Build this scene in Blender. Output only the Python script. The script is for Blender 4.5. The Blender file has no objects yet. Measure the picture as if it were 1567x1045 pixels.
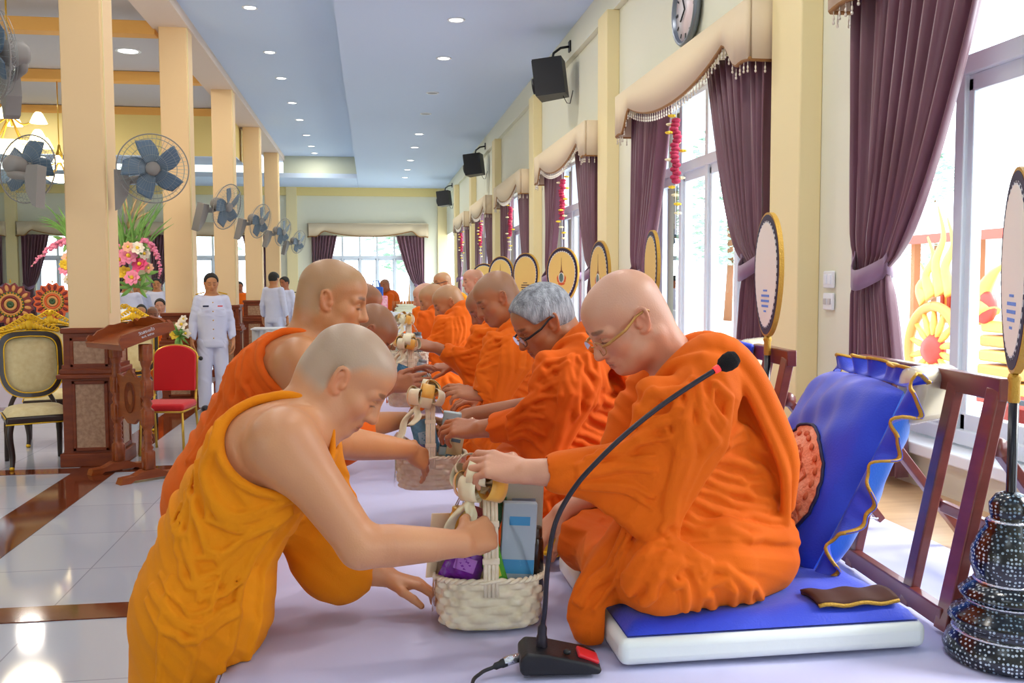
import bpy, bmesh, math, random
import numpy as np
from mathutils import Vector, Matrix, Euler
SC = bpy.context.scene
COL = SC.collection
PI = math.pi
def V(*a): return np.array(a, float)
def unit(a):
    a = np.asarray(a, float); return a/max(1e-9, np.linalg.norm(a))

# ------------------------------------------------------------------ camera
FOC, YAW, PITCH, ROLL, CAMZ = 1450.0, .147, .0644, -.003, 1.63
def _basis():
    cy, sy, cp, sp = math.cos(YAW), math.sin(YAW), math.cos(PITCH), math.sin(PITCH)
    w = V(sy*cp, cy*cp, -sp); r = V(cy, -sy, 0); u = np.cross(r, w)
    c, s = math.cos(ROLL), math.sin(ROLL)
    return c*r+s*u, c*u-s*r, w
CR, CU, CW = _basis(); CPOS = V(0, 0, CAMZ)
def ray(x, y): return CW+(x-783.5)/FOC*CR-(y-522.5)/FOC*CU
def onY(x, y, Y): d = ray(x, y); return CPOS+d*(Y/d[1])
def onX(x, y, X): d = ray(x, y); return CPOS+d*(X/d[0])
def onZ(x, y, Z): d = ray(x, y); return CPOS+d*((Z-CAMZ)/d[2])
cam = bpy.data.cameras.new('camera'); camo = bpy.data.objects.new('camera', cam); COL.objects.link(camo)
cam.sensor_width = 36; cam.lens = FOC/1567*36; cam.clip_end = 300; cam.clip_start = .05
M = Matrix.Identity(4)
for i in range(3):
    M[i][0], M[i][1], M[i][2], M[i][3] = CR[i], CU[i], -CW[i], CPOS[i]
camo.matrix_world = M
SC.camera = camo

# ------------------------------------------------------------------ objects
def tag(o, label=None, cat=None, group=None, kind=None):
    if label: o['label'] = label
    if cat: o['category'] = cat
    if group: o['group'] = group
    if kind: o['kind'] = kind
    return o
def empty(name, loc=(0, 0, 0), rz=0.0, label=None, cat=None, group=None):
    o = bpy.data.objects.new(name, None); o.empty_display_size = .1
    COL.objects.link(o); o.location = loc; o.rotation_euler = (0, 0, rz)
    return tag(o, label, cat, group)
WR = set()
def wempty(name, loc, label=None, cat=None, group=None, rz=0.0):
    """an Empty whose parts are modelled in room coordinates"""
    o = empty(name, loc, rz, label, cat, group); WR.add(o.name); return o
def adopt(o, parent):
    o.parent = parent
    if parent is not None and parent.name in WR: o.matrix_parent_inverse = parent.matrix_basis.inverted()
def copy_tree(o, parent=None):
    c = o.copy(); COL.objects.link(c); c.parent = parent
    for ch in list(o.children): copy_tree(ch, c)
    return c

class MB:
    """collects shapes, becomes ONE mesh object"""
    def __init__(s): s.v = []; s.f = []; s.sm = []; s.mi = []; s.cur = 0
    def raw(s, vs, fs, smooth=False):
        n = len(s.v); s.v += [tuple(map(float, p)) for p in vs]
        for f in fs: s.f.append(tuple(i+n for i in f)); s.sm.append(smooth); s.mi.append(s.cur)
        return s
    def box(s, c, d, R=None, b=0.0):
        """box centre c, full dims d, optional 3x3 rotation, chamfer b"""
        h = V(*d)/2; c = V(*c); R = np.eye(3) if R is None else np.asarray(R)
        b = min(b, .49*min(d))
        if b <= 0:
            vs = [c+R@(h*V(x, y, z)) for x in (-1, 1) for y in (-1, 1) for z in (-1, 1)]
            return s.raw(vs, [(0, 1, 3, 2), (4, 6, 7, 5), (0, 4, 5, 1), (2, 3, 7, 6), (0, 2, 6, 4), (1, 5, 7, 3)])
        bm = bmesh.new(); bmesh.ops.create_cube(bm, size=1.0)
        for v in bm.verts: v.co = Vector((v.co.x*d[0], v.co.y*d[1], v.co.z*d[2]))
        bmesh.ops.bevel(bm, geom=bm.edges[:], offset=b, segments=3, profile=.5, affect='EDGES')
        bm.verts.index_update()
        s.raw([c+R@V(*v.co) for v in bm.verts], [[v.index for v in f.verts] for f in bm.faces], True)
        for k, f in enumerate(bm.faces): s.sm[len(s.sm)-len(bm.faces)+k] = max(abs(f.normal.x), abs(f.normal.y), abs(f.normal.z)) < .999
        bm.free(); return s
    def tube(s, pts, r, n=8, caps=True, flat=None):
        """swept tube; r scalar or list; flat=(axis vector, factor) squashes the section"""
        P = [V(*p) for p in pts]; m = len(P)
        rr = [r]*m if np.isscalar(r) else list(r)
        vs = []; up = None
        for i in range(m):
            t = unit(P[min(i+1, m-1)]-P[max(i-1, 0)])
            if up is None:
                up = V(0, 0, 1) if abs(t[2]) < .9 else V(1, 0, 0)
            a = np.cross(t, up); a = unit(a) if np.linalg.norm(a) > 1e-6 else V(1, 0, 0)
            bb = np.cross(a, t); up = bb
            for k in range(n):
                an = 2*PI*k/n; o = rr[i]*(math.cos(an)*a+math.sin(an)*bb)
                if flat is not None:
                    ax = unit(flat[0]); o = o-ax*(o@ax)*(1-flat[1])
                vs.append(P[i]+o)
        fs = [(i*n+k, i*n+(k+1) % n, (i+1)*n+(k+1) % n, (i+1)*n+k) for i in range(m-1) for k in range(n)]
        if caps: fs += [tuple(range(n))[::-1], tuple((m-1)*n+k for k in range(n))]
        return s.raw(vs, fs, True)
    def lathe(s, prof, c=(0, 0, 0), n=24, R=None, sx=1, sy=1):
        """profile [(r,z)...] about z"""
        R = np.eye(3) if R is None else np.asarray(R); c = V(*c); vs = []
        for (r, z) in prof:
            for k in range(n):
                a = 2*PI*k/n; vs.append(c+R@V(max(r, 1e-4)*math.cos(a)*sx, max(r, 1e-4)*math.sin(a)*sy, z))
        m = len(prof)
        fs = [(i*n+k, i*n+(k+1) % n, (i+1)*n+(k+1) % n, (i+1)*n+k) for i in range(m-1) for k in range(n)]
        fs += [tuple(range(n))[::-1], tuple((m-1)*n+k for k in range(n))]
        return s.raw(vs, fs, True)
    def ball(s, c, r, R=None, n=12, m=8):
        r = (r, r, r) if np.isscalar(r) else r; R = np.eye(3) if R is None else np.asarray(R); c = V(*c)
        vs = [c+R@V(0, 0, r[2])]
        for i in range(1, m):
            t = PI*i/m
            for k in range(n):
                a = 2*PI*k/n; vs.append(c+R@V(r[0]*math.sin(t)*math.cos(a), r[1]*math.sin(t)*math.sin(a), r[2]*math.cos(t)))
        vs.append(c+R@V(0, 0, -r[2])); L = len(vs)-1
        fs = [(0, 1+k, 1+(k+1) % n) for k in range(n)]
        fs += [(1+i*n+k, 1+(i+1)*n+k, 1+(i+1)*n+(k+1) % n, 1+i*n+(k+1) % n) for i in range(m-2) for k in range(n)]
        fs += [(L, 1+(m-2)*n+(k+1) % n, 1+(m-2)*n+k) for k in range(n)]
        return s.raw(vs, fs, True)
    def prism(s, poly, z0, z1, R=None, c=(0, 0, 0), smooth=False):
        """polygon in local xy extruded z0..z1"""
        R = np.eye(3) if R is None else np.asarray(R); c = V(*c); n = len(poly)
        vs = [c+R@V(x, y, z0) for x, y in poly]+[c+R@V(x, y, z1) for x, y in poly]
        fs = [tuple(range(n))[::-1], tuple(range(n, 2*n))]
        s.raw(vs, fs, False); k = len(s.v)-2*n
        for i in range(n):
            j = (i+1) % n; s.f.append((k+i, k+j, k+n+j, k+n+i)); s.sm.append(smooth); s.mi.append(s.cur)
        return s
    def grid(s, fn, nu, nv, th=0.0, closed=False):
        """surface fn(u,v)->xyz, u,v in 0..1; th gives it thickness along its normal"""
        P = np.array([[fn(i/nu, j/nv) for j in range(nv+1)] for i in range(nu+1)], float)
        idx = lambda i, j, o=0: o+i*(nv+1)+j
        if th:
            du = np.gradient(P, axis=0); dv = np.gradient(P, axis=1); N = np.cross(du, dv)
            N /= np.maximum(1e-9, np.linalg.norm(N, axis=2, keepdims=True))
            Q = P-N*th; K = (nu+1)*(nv+1)
            vs = list(P.reshape(-1, 3))+list(Q.reshape(-1, 3))
            fs = [(idx(i, j), idx(i+1, j), idx(i+1, j+1), idx(i, j+1)) for i in range(nu) for j in range(nv)]
            fs += [(idx(i, j, K), idx(i, j+1, K), idx(i+1, j+1, K), idx(i+1, j, K)) for i in range(nu) for j in range(nv)]
            for i in range(nu):
                fs += [(idx(i, 0), idx(i, 0, K), idx(i+1, 0, K), idx(i+1, 0)), (idx(i, nv), idx(i+1, nv), idx(i+1, nv, K), idx(i, nv, K))]
            for j in range(nv):
                fs += [(idx(0, j), idx(0, j+1), idx(0, j+1, K), idx(0, j, K)), (idx(nu, j), idx(nu, j, K), idx(nu, j+1, K), idx(nu, j+1))]
            return s.raw(vs, fs, True)
        return s.raw(list(P.reshape(-1, 3)), [(idx(i, j), idx(i+1, j), idx(i+1, j+1), idx(i, j+1)) for i in range(nu) for j in range(nv)], True)
    def build(s, name, mats, parent=None, loc=None, label=None, cat=None, group=None, kind=None, auto=None):
        me = bpy.data.meshes.new(name)
        me.from_pydata(s.v, [], s.f)
        me.polygons.foreach_set('use_smooth', s.sm)
        mats = mats if isinstance(mats, (list, tuple)) else [mats]
        for m in mats: me.materials.append(m)
        if len(mats) > 1: me.polygons.foreach_set('material_index', s.mi)
        me.update()
        o = bpy.data.objects.new(name, me); COL.objects.link(o)
        if parent is not None: adopt(o, parent)
        if loc is not None: o.location = loc
        return tag(o, label, cat, group, kind)
def Rz(a): c, s = math.cos(a), math.sin(a); return np.array([[c, -s, 0], [s, c, 0], [0, 0, 1.]])
def Rx(a): c, s = math.cos(a), math.sin(a); return np.array([[1., 0, 0], [0, c, -s], [0, s, c]])
def Ry(a): c, s = math.cos(a), math.sin(a); return np.array([[c, 0, s], [0, 1., 0], [-s, 0, c]])
def frame(x, y=(0, 1, 0)):
    """3x3 with columns x,y,z, orthonormalised from x and a hint"""
    x = unit(x)
    z = unit(np.cross(x, V(*y))); y = np.cross(z, x)
    return np.stack([x, y, z], 1)
def spline(pts, n):
    """Catmull-Rom through pts -> n+1 points"""
    P = [np.asarray(p, float) for p in pts]; P = [2*P[0]-P[1]]+P+[2*P[-1]-P[-2]]; out = []
    m = len(P)-3
    for i in range(n+1):
        t = i/n*m; k = min(int(t), m-1); t -= k; a, b, c, d = P[k:k+4]
        out.append(.5*((2*b)+(-a+c)*t+(2*a-5*b+4*c-d)*t*t+(-a+3*b-3*c+d)*t**3))
    return out

# ------------------------------------------------------------------ materials
def lin(h):
    h = h.lstrip('#'); c = [int(h[i:i+2], 16)/255 for i in (0, 2, 4)]
    return tuple((x/12.92 if x <= .04045 else ((x+.055)/1.055)**2.4) for x in c)+(1,)
def mat(name, col, rough=.5, metal=0.0, noise=0.0, nscale=8.0, bump=0.0, bscale=40.0, col2=None, spec=.5, coat=0.0, sheen=0.0, alpha=1.0, trans=0.0, emit=None, estr=0.0, stretch=(1, 1, 1), sss=0.0):
    m = bpy.data.materials.new(name); m.use_nodes = True; nt = m.node_tree; b = nt.nodes['Principled BSDF']
    c = lin(col) if isinstance(col, str) else tuple(col)+(1,)
    b.inputs['Base Color'].default_value = c; b.inputs['Roughness'].default_value = rough; b.inputs['Metallic'].default_value = metal
    b.inputs['Specular IOR Level'].default_value = spec; b.inputs['Coat Weight'].default_value = coat
    b.inputs['Sheen Weight'].default_value = sheen; b.inputs['Alpha'].default_value = alpha; b.inputs['Transmission Weight'].default_value = trans
    if sss: b.inputs['Subsurface Weight'].default_value = sss; b.inputs['Subsurface Radius'].default_value = (.02, .008, .004)
    if emit: b.inputs['Emission Color'].default_value = lin(emit); b.inputs['Emission Strength'].default_value = estr
    if noise or bump or col2:
        tc = nt.nodes.new('ShaderNodeTexCoord'); mp = nt.nodes.new('ShaderNodeMapping'); mp.inputs['Scale'].default_value = stretch
        nt.links.new(tc.outputs['Object'], mp.inputs['Vector'])
    if noise or col2:
        n = nt.nodes.new('ShaderNodeTexNoise'); n.inputs['Scale'].default_value = nscale; n.inputs['Detail'].default_value = 5
        nt.links.new(mp.outputs[0], n.inputs['Vector'])
        r = nt.nodes.new('ShaderNodeValToRGB'); r.color_ramp.elements[0].position = .3; r.color_ramp.elements[1].position = .7
        c2 = lin(col2) if col2 else tuple(min(1, x*(1+noise)) for x in c[:3])+(1,)
        r.color_ramp.elements[0].color = c if col2 else tuple(x*(1-noise) for x in c[:3])+(1,); r.color_ramp.elements[1].color = c2
        nt.links.new(n.outputs['Fac'], r.inputs['Fac']); nt.links.new(r.outputs['Color'], b.inputs['Base Color'])
    if bump:
        n2 = nt.nodes.new('ShaderNodeTexNoise'); n2.inputs['Scale'].default_value = bscale; n2.inputs['Detail'].default_value = 4
        nt.links.new(mp.outputs[0], n2.inputs['Vector'])
        bp = nt.nodes.new('ShaderNodeBump'); bp.inputs['Strength'].default_value = bump; bp.inputs['Distance'].default_value = .01
        nt.links.new(n2.outputs['Fac'], bp.inputs['Height']); nt.links.new(bp.outputs['Normal'], b.inputs['Normal'])
    return m
def mat_attr(name, rough=.45, attr='Col', bump=.12, bscale=300.0, sss=0.0, spec=.5):
    m = mat(name, '#ffffff', rough, bump=bump, bscale=bscale, sss=sss, spec=spec); nt = m.node_tree
    a = nt.nodes.new('ShaderNodeAttribute'); a.attribute_name = attr
    nt.links.new(a.outputs['Color'], nt.nodes['Principled BSDF'].inputs['Base Color'])
    return m
def mat_glass(name, tint=(1, 1, 1), refl=.08, rough=.0):
    m = bpy.data.materials.new(name); m.use_nodes = True; nt = m.node_tree
    for n in list(nt.nodes): nt.nodes.remove(n)
    o = nt.nodes.new('ShaderNodeOutputMaterial'); mx = nt.nodes.new('ShaderNodeMixShader')
    t = nt.nodes.new('ShaderNodeBsdfTransparent'); g = nt.nodes.new('ShaderNodeBsdfGlossy')
    fr = nt.nodes.new('ShaderNodeLayerWeight'); fr.inputs['Blend'].default_value = refl
    t.inputs['Color'].default_value = tuple(tint)+(1,); g.inputs['Roughness'].default_value = rough
    nt.links.new(fr.outputs['Fresnel'], mx.inputs['Fac']); nt.links.new(t.outputs[0], mx.inputs[1]); nt.links.new(g.outputs[0], mx.inputs[2])
    nt.links.new(mx.outputs[0], o.inputs['Surface']); return m

# ------------------------------------------------------------------ sculpting by distance fields
HS = 1.0
class Sculpt:
    """a list of distance shapes blended into one continuous surface"""
    def __init__(s): s.p = []
    def add(s, fn, k=.01, sub=False, amp=0.0): s.p.append((fn, k, sub, amp)); return s
    def cap(s, a, b, ra, rb=None, k=.01, sub=False, sq=None, fold=None):
        a = np.asarray(a, float); b = np.asarray(b, float); rb = ra if rb is None else rb; ab = b-a; L2 = max(1e-12, ab@ab)
        ax = unit(sq[0]) if sq else None; sf = (1/sq[1]-1) if sq else 0
        def fn(P):
            q = P-a
            if ax is not None: q = q+np.outer(q@ax, ax*sf); A = ab+ax*(ab@ax)*sf
            else: A = ab
            t = np.clip(q@A/max(1e-12, A@A), 0, 1)
            d = np.linalg.norm(q-t[:, None]*A, axis=1)-(ra+(rb-ra)*t)
            if sq and sq[1] < 1: d = d*sq[1]**.5
            return d
        return s._f(fn, k, sub, fold)
    def chain(s, pts, r, k=.01, n=None, sub=False, sq=None, fold=None):
        if n: pts = spline(pts, n)
        m = len(pts); rr = [r]*m if np.isscalar(r) else list(np.interp(np.linspace(0, 1, m), np.linspace(0, 1, len(r)), r))
        A = np.array(pts[:-1], float); B = np.array(pts[1:], float)
        ax = unit(sq[0]) if sq else None; sf = (1/sq[1]-1) if sq else 0
        def fn(P):
            d = None
            for i in range(m-1):
                q = P-A[i]; ab = B[i]-A[i]
                if ax is not None: q = q+np.outer(q@ax, ax*sf); ab = ab+ax*(ab@ax)*sf
                t = np.clip(q@ab/max(1e-12, ab@ab), 0, 1)
                e = np.linalg.norm(q-t[:, None]*ab, axis=1)-(rr[i]+(rr[i+1]-rr[i])*t)
                d = e if d is None else np.minimum(d, e)
            if sq and sq[1] < 1: d = d*sq[1]**.5
            return d
        return s._f(fn, k, sub, fold)
    def ell(s, c, r, R=None, k=.01, sub=False, fold=None):
        c = np.asarray(c, float); r = np.asarray(r, float); R = np.eye(3) if R is None else np.asarray(R)
        def fn(P):
            q = (P-c)@R/r; k0 = np.linalg.norm(q, axis=1); k1 = np.linalg.norm(q/r, axis=1)
            return np.where(k1 < 1e-9, -r.min(), k0*(k0-1)/np.maximum(k1, 1e-9))
        return s._f(fn, k, sub, fold)
    def box(s, c, h, R=None, rd=.01, k=.01, sub=False, fold=None):
        c = np.asarray(c, float); h = np.asarray(h, float)-rd; R = np.eye(3) if R is None else np.asarray(R)
        def fn(P):
            q = np.abs((P-c)@R)-h
            return np.linalg.norm(np.maximum(q, 0), axis=1)+np.minimum(q.max(1), 0)-rd
        return s._f(fn, k, sub, fold)
    def tri(s, a, b, c, th, k=.01, sub=False, fold=None):
        a, b, c = [np.asarray(x, float) for x in (a, b, c)]
        ba, cb, ac = b-a, c-b, a-c; n = np.cross(ba, ac)
        def fn(P):
            pa, pb, pc = P-a, P-b, P-c
            ins = (np.sign(pa@np.cross(ba, n))+np.sign(pb@np.cross(cb, n))+np.sign(pc@np.cross(ac, n))) < 2
            def e(p, v): t = np.clip(p@v/(v@v), 0, 1); return ((p-t[:, None]*v)**2).sum(1)
            d = np.where(ins, np.minimum(np.minimum(e(pa, ba), e(pb, cb)), e(pc, ac)), (pa@n)**2/(n@n))
            return np.sqrt(d)-th
        return s._f(fn, k, sub, fold)
    def snap(s, pts, off=0.0, it=4):
        """moves points onto the surface built so far"""
        P = np.array(pts, float); e = 2e-3
        for _ in range(it):
            d = s.ev(P); g = np.stack([s.ev(P+V(*(e*(i == j) for i in range(3))))-d for j in range(3)], 1)/e
            g /= np.maximum(.3, np.linalg.norm(g, axis=1, keepdims=True)); P = P-np.clip(d-off, -.05, .05)[:, None]*g
        return P
    def pleats(s, A, B, n, r, k=.012, seg=10, jit=.0, r1=None, seed=0, off=.002):
        """n cloth ridges spread between the polylines A and B, lying on the surface"""
        A = spline(A, seg); B = spline(B, seg); rnd = random.Random(seed); r1 = r if r1 is None else r1; out = []
        for i in range(n):
            t = (i+.5)/n+rnd.uniform(-.3, .3)/n; w = rnd.uniform(.7, 1.25)
            out.append((s.snap([a*(1-t)+b*t+V(rnd.uniform(-jit, jit), rnd.uniform(-jit, jit), rnd.uniform(-jit, jit)) for a, b in zip(A, B)], off), w))
        for pts, w in out: s.chain(list(pts), [r*w*.5, r*w, (r+r1)/2*w, r1*w], k=k*.5)
        return s
    def rim(s, c, r, R=None, n=72, m=60):
        """pieces of the line where an ellipsoid (axis y) cuts the surface built so far"""
        c = np.asarray(c, float); r = np.asarray(r, float); R = np.eye(3) if R is None else R; sv = np.linspace(1, -1, m); out = []; cur = []
        for i in range(n+1):
            t = 2*PI*i/n; q = np.sqrt(1-sv**2); P = c+(np.stack([np.cos(t)*q, sv, np.sin(t)*q], 1)*r)@R.T; d = s.ev(P)
            k = np.where((d[:-1] < 0) & (d[1:] >= 0))[0]; p = None
            if len(k): j = k[-1]; f = d[j]/(d[j]-d[j+1]); p = P[j]*(1-f)+P[j+1]*f
            if p is None or (cur and np.linalg.norm(p-cur[-1]) > .06):
                if len(cur) > 3: out.append(cur)
                cur = []
            if p is not None: cur.append(p)
        if len(cur) > 3: out.append(cur)
        return out
    def plane(s, p, n, k=.005):
        """cut away everything on the n side of the plane"""
        p = np.asarray(p, float); n = unit(n)
        s.p.append((lambda P: -((P-p)@n), k, True, 0.0)); return s
    def _f(s, fn, k, sub, fold):
        amp = 0.0
        if fold is not None:
            fold = (fold[0]*1.3,)+tuple(fold[1:]); amp = fold[0]; g = fold_fn(*fold); f0 = fn
            fn = lambda P: f0(P)-g(P)
        s.p.append((fn, k, sub, amp)); return s
    def ev(s, P, idx=None):
        d = np.full(len(P), 1e3)
        for i in (range(len(s.p)) if idx is None else idx):
            fn, k, sub, amp = s.p[i]; e = fn(P)
            if sub:
                e = -e; h = np.maximum(k-np.abs(d-e), 0)/k; d = np.maximum(d, e)+h*h*k*.25
            else:
                h = np.maximum(k-np.abs(d-e), 0)/k; d = np.minimum(d, e)-h*h*k*.25
        return d
    def mesh(s, lo, hi, h, B=10):
        h = h*HS
        lo = np.asarray(lo, float); hi = np.asarray(hi, float)
        nb = np.maximum(1, np.ceil((hi-lo)/(h*B)).astype(int)); n = nb*B+1
        g = np.stack(np.meshgrid(*[np.arange(x) for x in nb], indexing='ij'), -1).reshape(-1, 3)
        cen = lo+(g+.5)*B*h; rad = B*h*.5*3**.5
        D = np.empty((len(s.p), len(cen)), np.float32)
        for i, p in enumerate(s.p): D[i] = p[0](cen)
        un = [i for i, p in enumerate(s.p) if not p[2]]; su = [i for i, p in enumerate(s.p) if p[2]]
        ks = np.array([p[1] for p in s.p]); am = np.array([p[3] for p in s.p])
        best = D[un].min(0)
        tot = s.ev(cen)
        act = np.where(np.abs(tot) < rad*1.25+am.max()+.01)[0]
        F = np.repeat(np.repeat(np.repeat(tot.reshape(nb).astype(np.float32), B, 0), B, 1), B, 2)
        F = np.pad(F, ((0, 1),)*3, mode='edge')
        li = np.arange(B+1); loc = np.stack(np.meshgrid(li, li, li, indexing='ij'), -1).reshape(-1, 3)
        for a in act:
            i0 = g[a]*B
            thr = best[a]+2.3*rad
            idx = [i for i in range(len(s.p)) if (D[i, a] < thr+ks[i]+am[i]*2 if not s.p[i][2] else D[i, a] < rad*1.3+ks[i])]
            P = lo+(i0+loc)*h
            F[i0[0]:i0[0]+B+1, i0[1]:i0[1]+B+1, i0[2]:i0[2]+B+1] = s.ev(P, idx).reshape(B+1, B+1, B+1)
        return nets(F, lo, h)
def fold_fn(amp, vec, freq, warp=.6, ph=0.0, sharp=1.0, fade=1.0):
    """cloth folds: ridges across vec (or turning about (point, axis) when vec is a pair)"""
    pair = isinstance(vec, tuple) and len(vec) == 2
    if pair:
        c = np.asarray(vec[0], float); ax = unit(vec[1]); a1 = unit(np.cross(ax, V(.3, .8, .52))); a2 = np.cross(ax, a1)
    else: vv = unit(vec)
    w = (V(9.1, 4.3, 7.2), V(-6.1, 11.3, 4.9), V(5.7, -8.9, 12.4))
    def g(P):
        wa = np.sin(P@w[0]+ph)+.8*np.sin(P@w[1]+1.7*ph+1)+.6*np.sin(P@w[2]*1.4+ph*2.1)
        if pair: q = P-c; p = np.arctan2(q@a2, q@a1)*freq
        else: p = (P@vv)*freq
        p = p+warp*wa+ph
        x = .5+.5*np.sin(p); x = x**sharp
        y = .5+.5*np.sin(p*1.83+1.3*wa*warp+2.0); z = .5+.5*np.sin(P@w[1]*1.1+P@w[2]*.7+ph*3)
        m = (1-fade)+fade*z
        return amp*m*(x+.45*y*y-.6)
    return g
def nets(F, lo, h):
    ins = F < 0; n = np.array(F.shape)
    cnt = np.zeros(n-1, np.int8)
    for dx in (0, 1):
        for dy in (0, 1):
            for dz in (0, 1): cnt += ins[dx:n[0]-1+dx, dy:n[1]-1+dy, dz:n[2]-1+dz]
    cells = np.argwhere((cnt > 0) & (cnt < 8)); ID = np.full(n-1, -1, np.int64); ID[tuple(cells.T)] = np.arange(len(cells))
    cor = [(x, y, z) for x in (0, 1) for y in (0, 1) for z in (0, 1)]
    val = {c: F[cells[:, 0]+c[0], cells[:, 1]+c[1], cells[:, 2]+c[2]] for c in cor}
    acc = np.zeros((len(cells), 3)); num = np.zeros(len(cells))
    for a in cor:
        for ax in range(3):
            if a[ax]: continue
            b = list(a); b[ax] = 1; b = tuple(b); va, vb = val[a], val[b]
            cr = (va < 0) != (vb < 0); t = np.where(cr, va/np.where(cr, va-vb, 1), 0)
            pt = np.tile(np.array(a, float), (len(cells), 1)); pt[:, ax] = t
            acc += pt*cr[:, None]; num += cr
    verts = lo+(cells+acc/np.maximum(num, 1)[:, None])*h
    quads = []
    for ax in range(3):
        o1, o2 = (ax+1) % 3, (ax+2) % 3
        sl0 = [slice(None)]*3; sl1 = [slice(None)]*3; sl0[ax] = slice(0, -1); sl1[ax] = slice(1, None)
        A, Bv = ins[tuple(sl0)], ins[tuple(sl1)]
        e = np.argwhere(A != Bv); e = e[(e[:, o1] > 0) & (e[:, o2] > 0) & (e[:, o1] < n[o1]-1) & (e[:, o2] < n[o2]-1)]
        if not len(e): continue
        fl = A[tuple(e.T)]
        def gid(d1, d2):
            c = e.copy(); c[:, o1] += d1; c[:, o2] += d2; return ID[tuple(c.T)]
        q = np.stack([gid(-1, -1), gid(0, -1), gid(0, 0), gid(-1, 0)], 1)
        q[~fl] = q[~fl][:, ::-1]; quads.append(q)
    return verts, np.concatenate(quads)
def np_mesh(name, verts, quads, mats, parent=None, col=None):
    me = bpy.data.meshes.new(name); nv, nf = len(verts), len(quads)
    me.vertices.add(nv); me.vertices.foreach_set('co', verts.astype(np.float32).ravel())
    me.loops.add(nf*4); me.loops.foreach_set('vertex_index', quads.astype(np.int32).ravel())
    me.polygons.add(nf); me.polygons.foreach_set('loop_start', np.arange(0, nf*4, 4, dtype=np.int32))
    me.polygons.foreach_set('loop_total', np.full(nf, 4, np.int32))
    me.update(calc_edges=True); me.validate()
    me.polygons.foreach_set('use_smooth', np.ones(len(me.polygons), bool))
    for m in (mats if isinstance(mats, (list, tuple)) else [mats]): me.materials.append(m)
    if col is not None:
        at = me.color_attributes.new('Col', 'FLOAT_COLOR', 'POINT')
        at.data.foreach_set('color', np.concatenate([col, np.ones((nv, 1))], 1).astype(np.float32).ravel())
    o = bpy.data.objects.new(name, me); COL.objects.link(o); adopt(o, parent)
    return o
# ------------------------------------------------------------------ people
M_SKIN = mat_attr('skin', .42, bump=.06, bscale=220, sss=.08)
M_SKIN.node_tree.nodes['Principled BSDF'].inputs['Subsurface Scale'].default_value = .03
def robe_mat(name, a, b, rough=.75):
    m = mat(name, a, rough, nscale=3.0, col2=b, bump=.18, bscale=420, sheen=.25, spec=.2)
    m.node_tree.nodes['Principled BSDF'].inputs['Sheen Tint'].default_value = lin('#ffb060')
    return m
M_ROBE = robe_mat('robe_orange', '#ea6a06', '#e26005')
M_ROBE2 = robe_mat('robe_deep_orange', '#e05e06', '#d65506')
M_ROBEY = robe_mat('robe_saffron', '#ec9008', '#e68206')
M_VEST = mat('vest_yellow', '#ffd21a', .8, bump=.1, bscale=300)
M_UNIF = mat('uniform_white', '#d2d5ec', .8, bump=.12, bscale=300)
M_HAIRK = mat('hair_black', '#15120f', .6, bump=.6, bscale=260)
M_HAIRG = mat('hair_grey', '#6c7076', .75, nscale=60, col2='#b9bcc4', bump=.8, bscale=240, stretch=(1, 1, .25))
M_SHOE = mat('shoe_black', '#161620', .35)
M_GLASSF = mat('spectacle_frame_tan', '#b98a4a', .3, .4)
M_GLASSB = mat('spectacle_frame_dark', '#1c1a22', .3, .3)
M_LENS = mat_glass('lens', (.97, .97, 1), .25)
M_GOLD = mat('gold', '#d9a520', .3, .85, bump=.2, bscale=90)
M_GOLDP = mat('gold_paint', '#e8b820', .38, .35, bump=.25, bscale=60)
SK = dict(fair=('#cf9167', '#a89886'), tan=('#bf8052', '#a98560'), brown=('#a8643e', '#8d6549'), pale=('#d3987a', '#cb9a82'), mid=('#b26f47', '#967256'), dark=('#8a5236', '#6d5142'))
def rgb(h): return np.array(lin(h)[:3])

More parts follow.
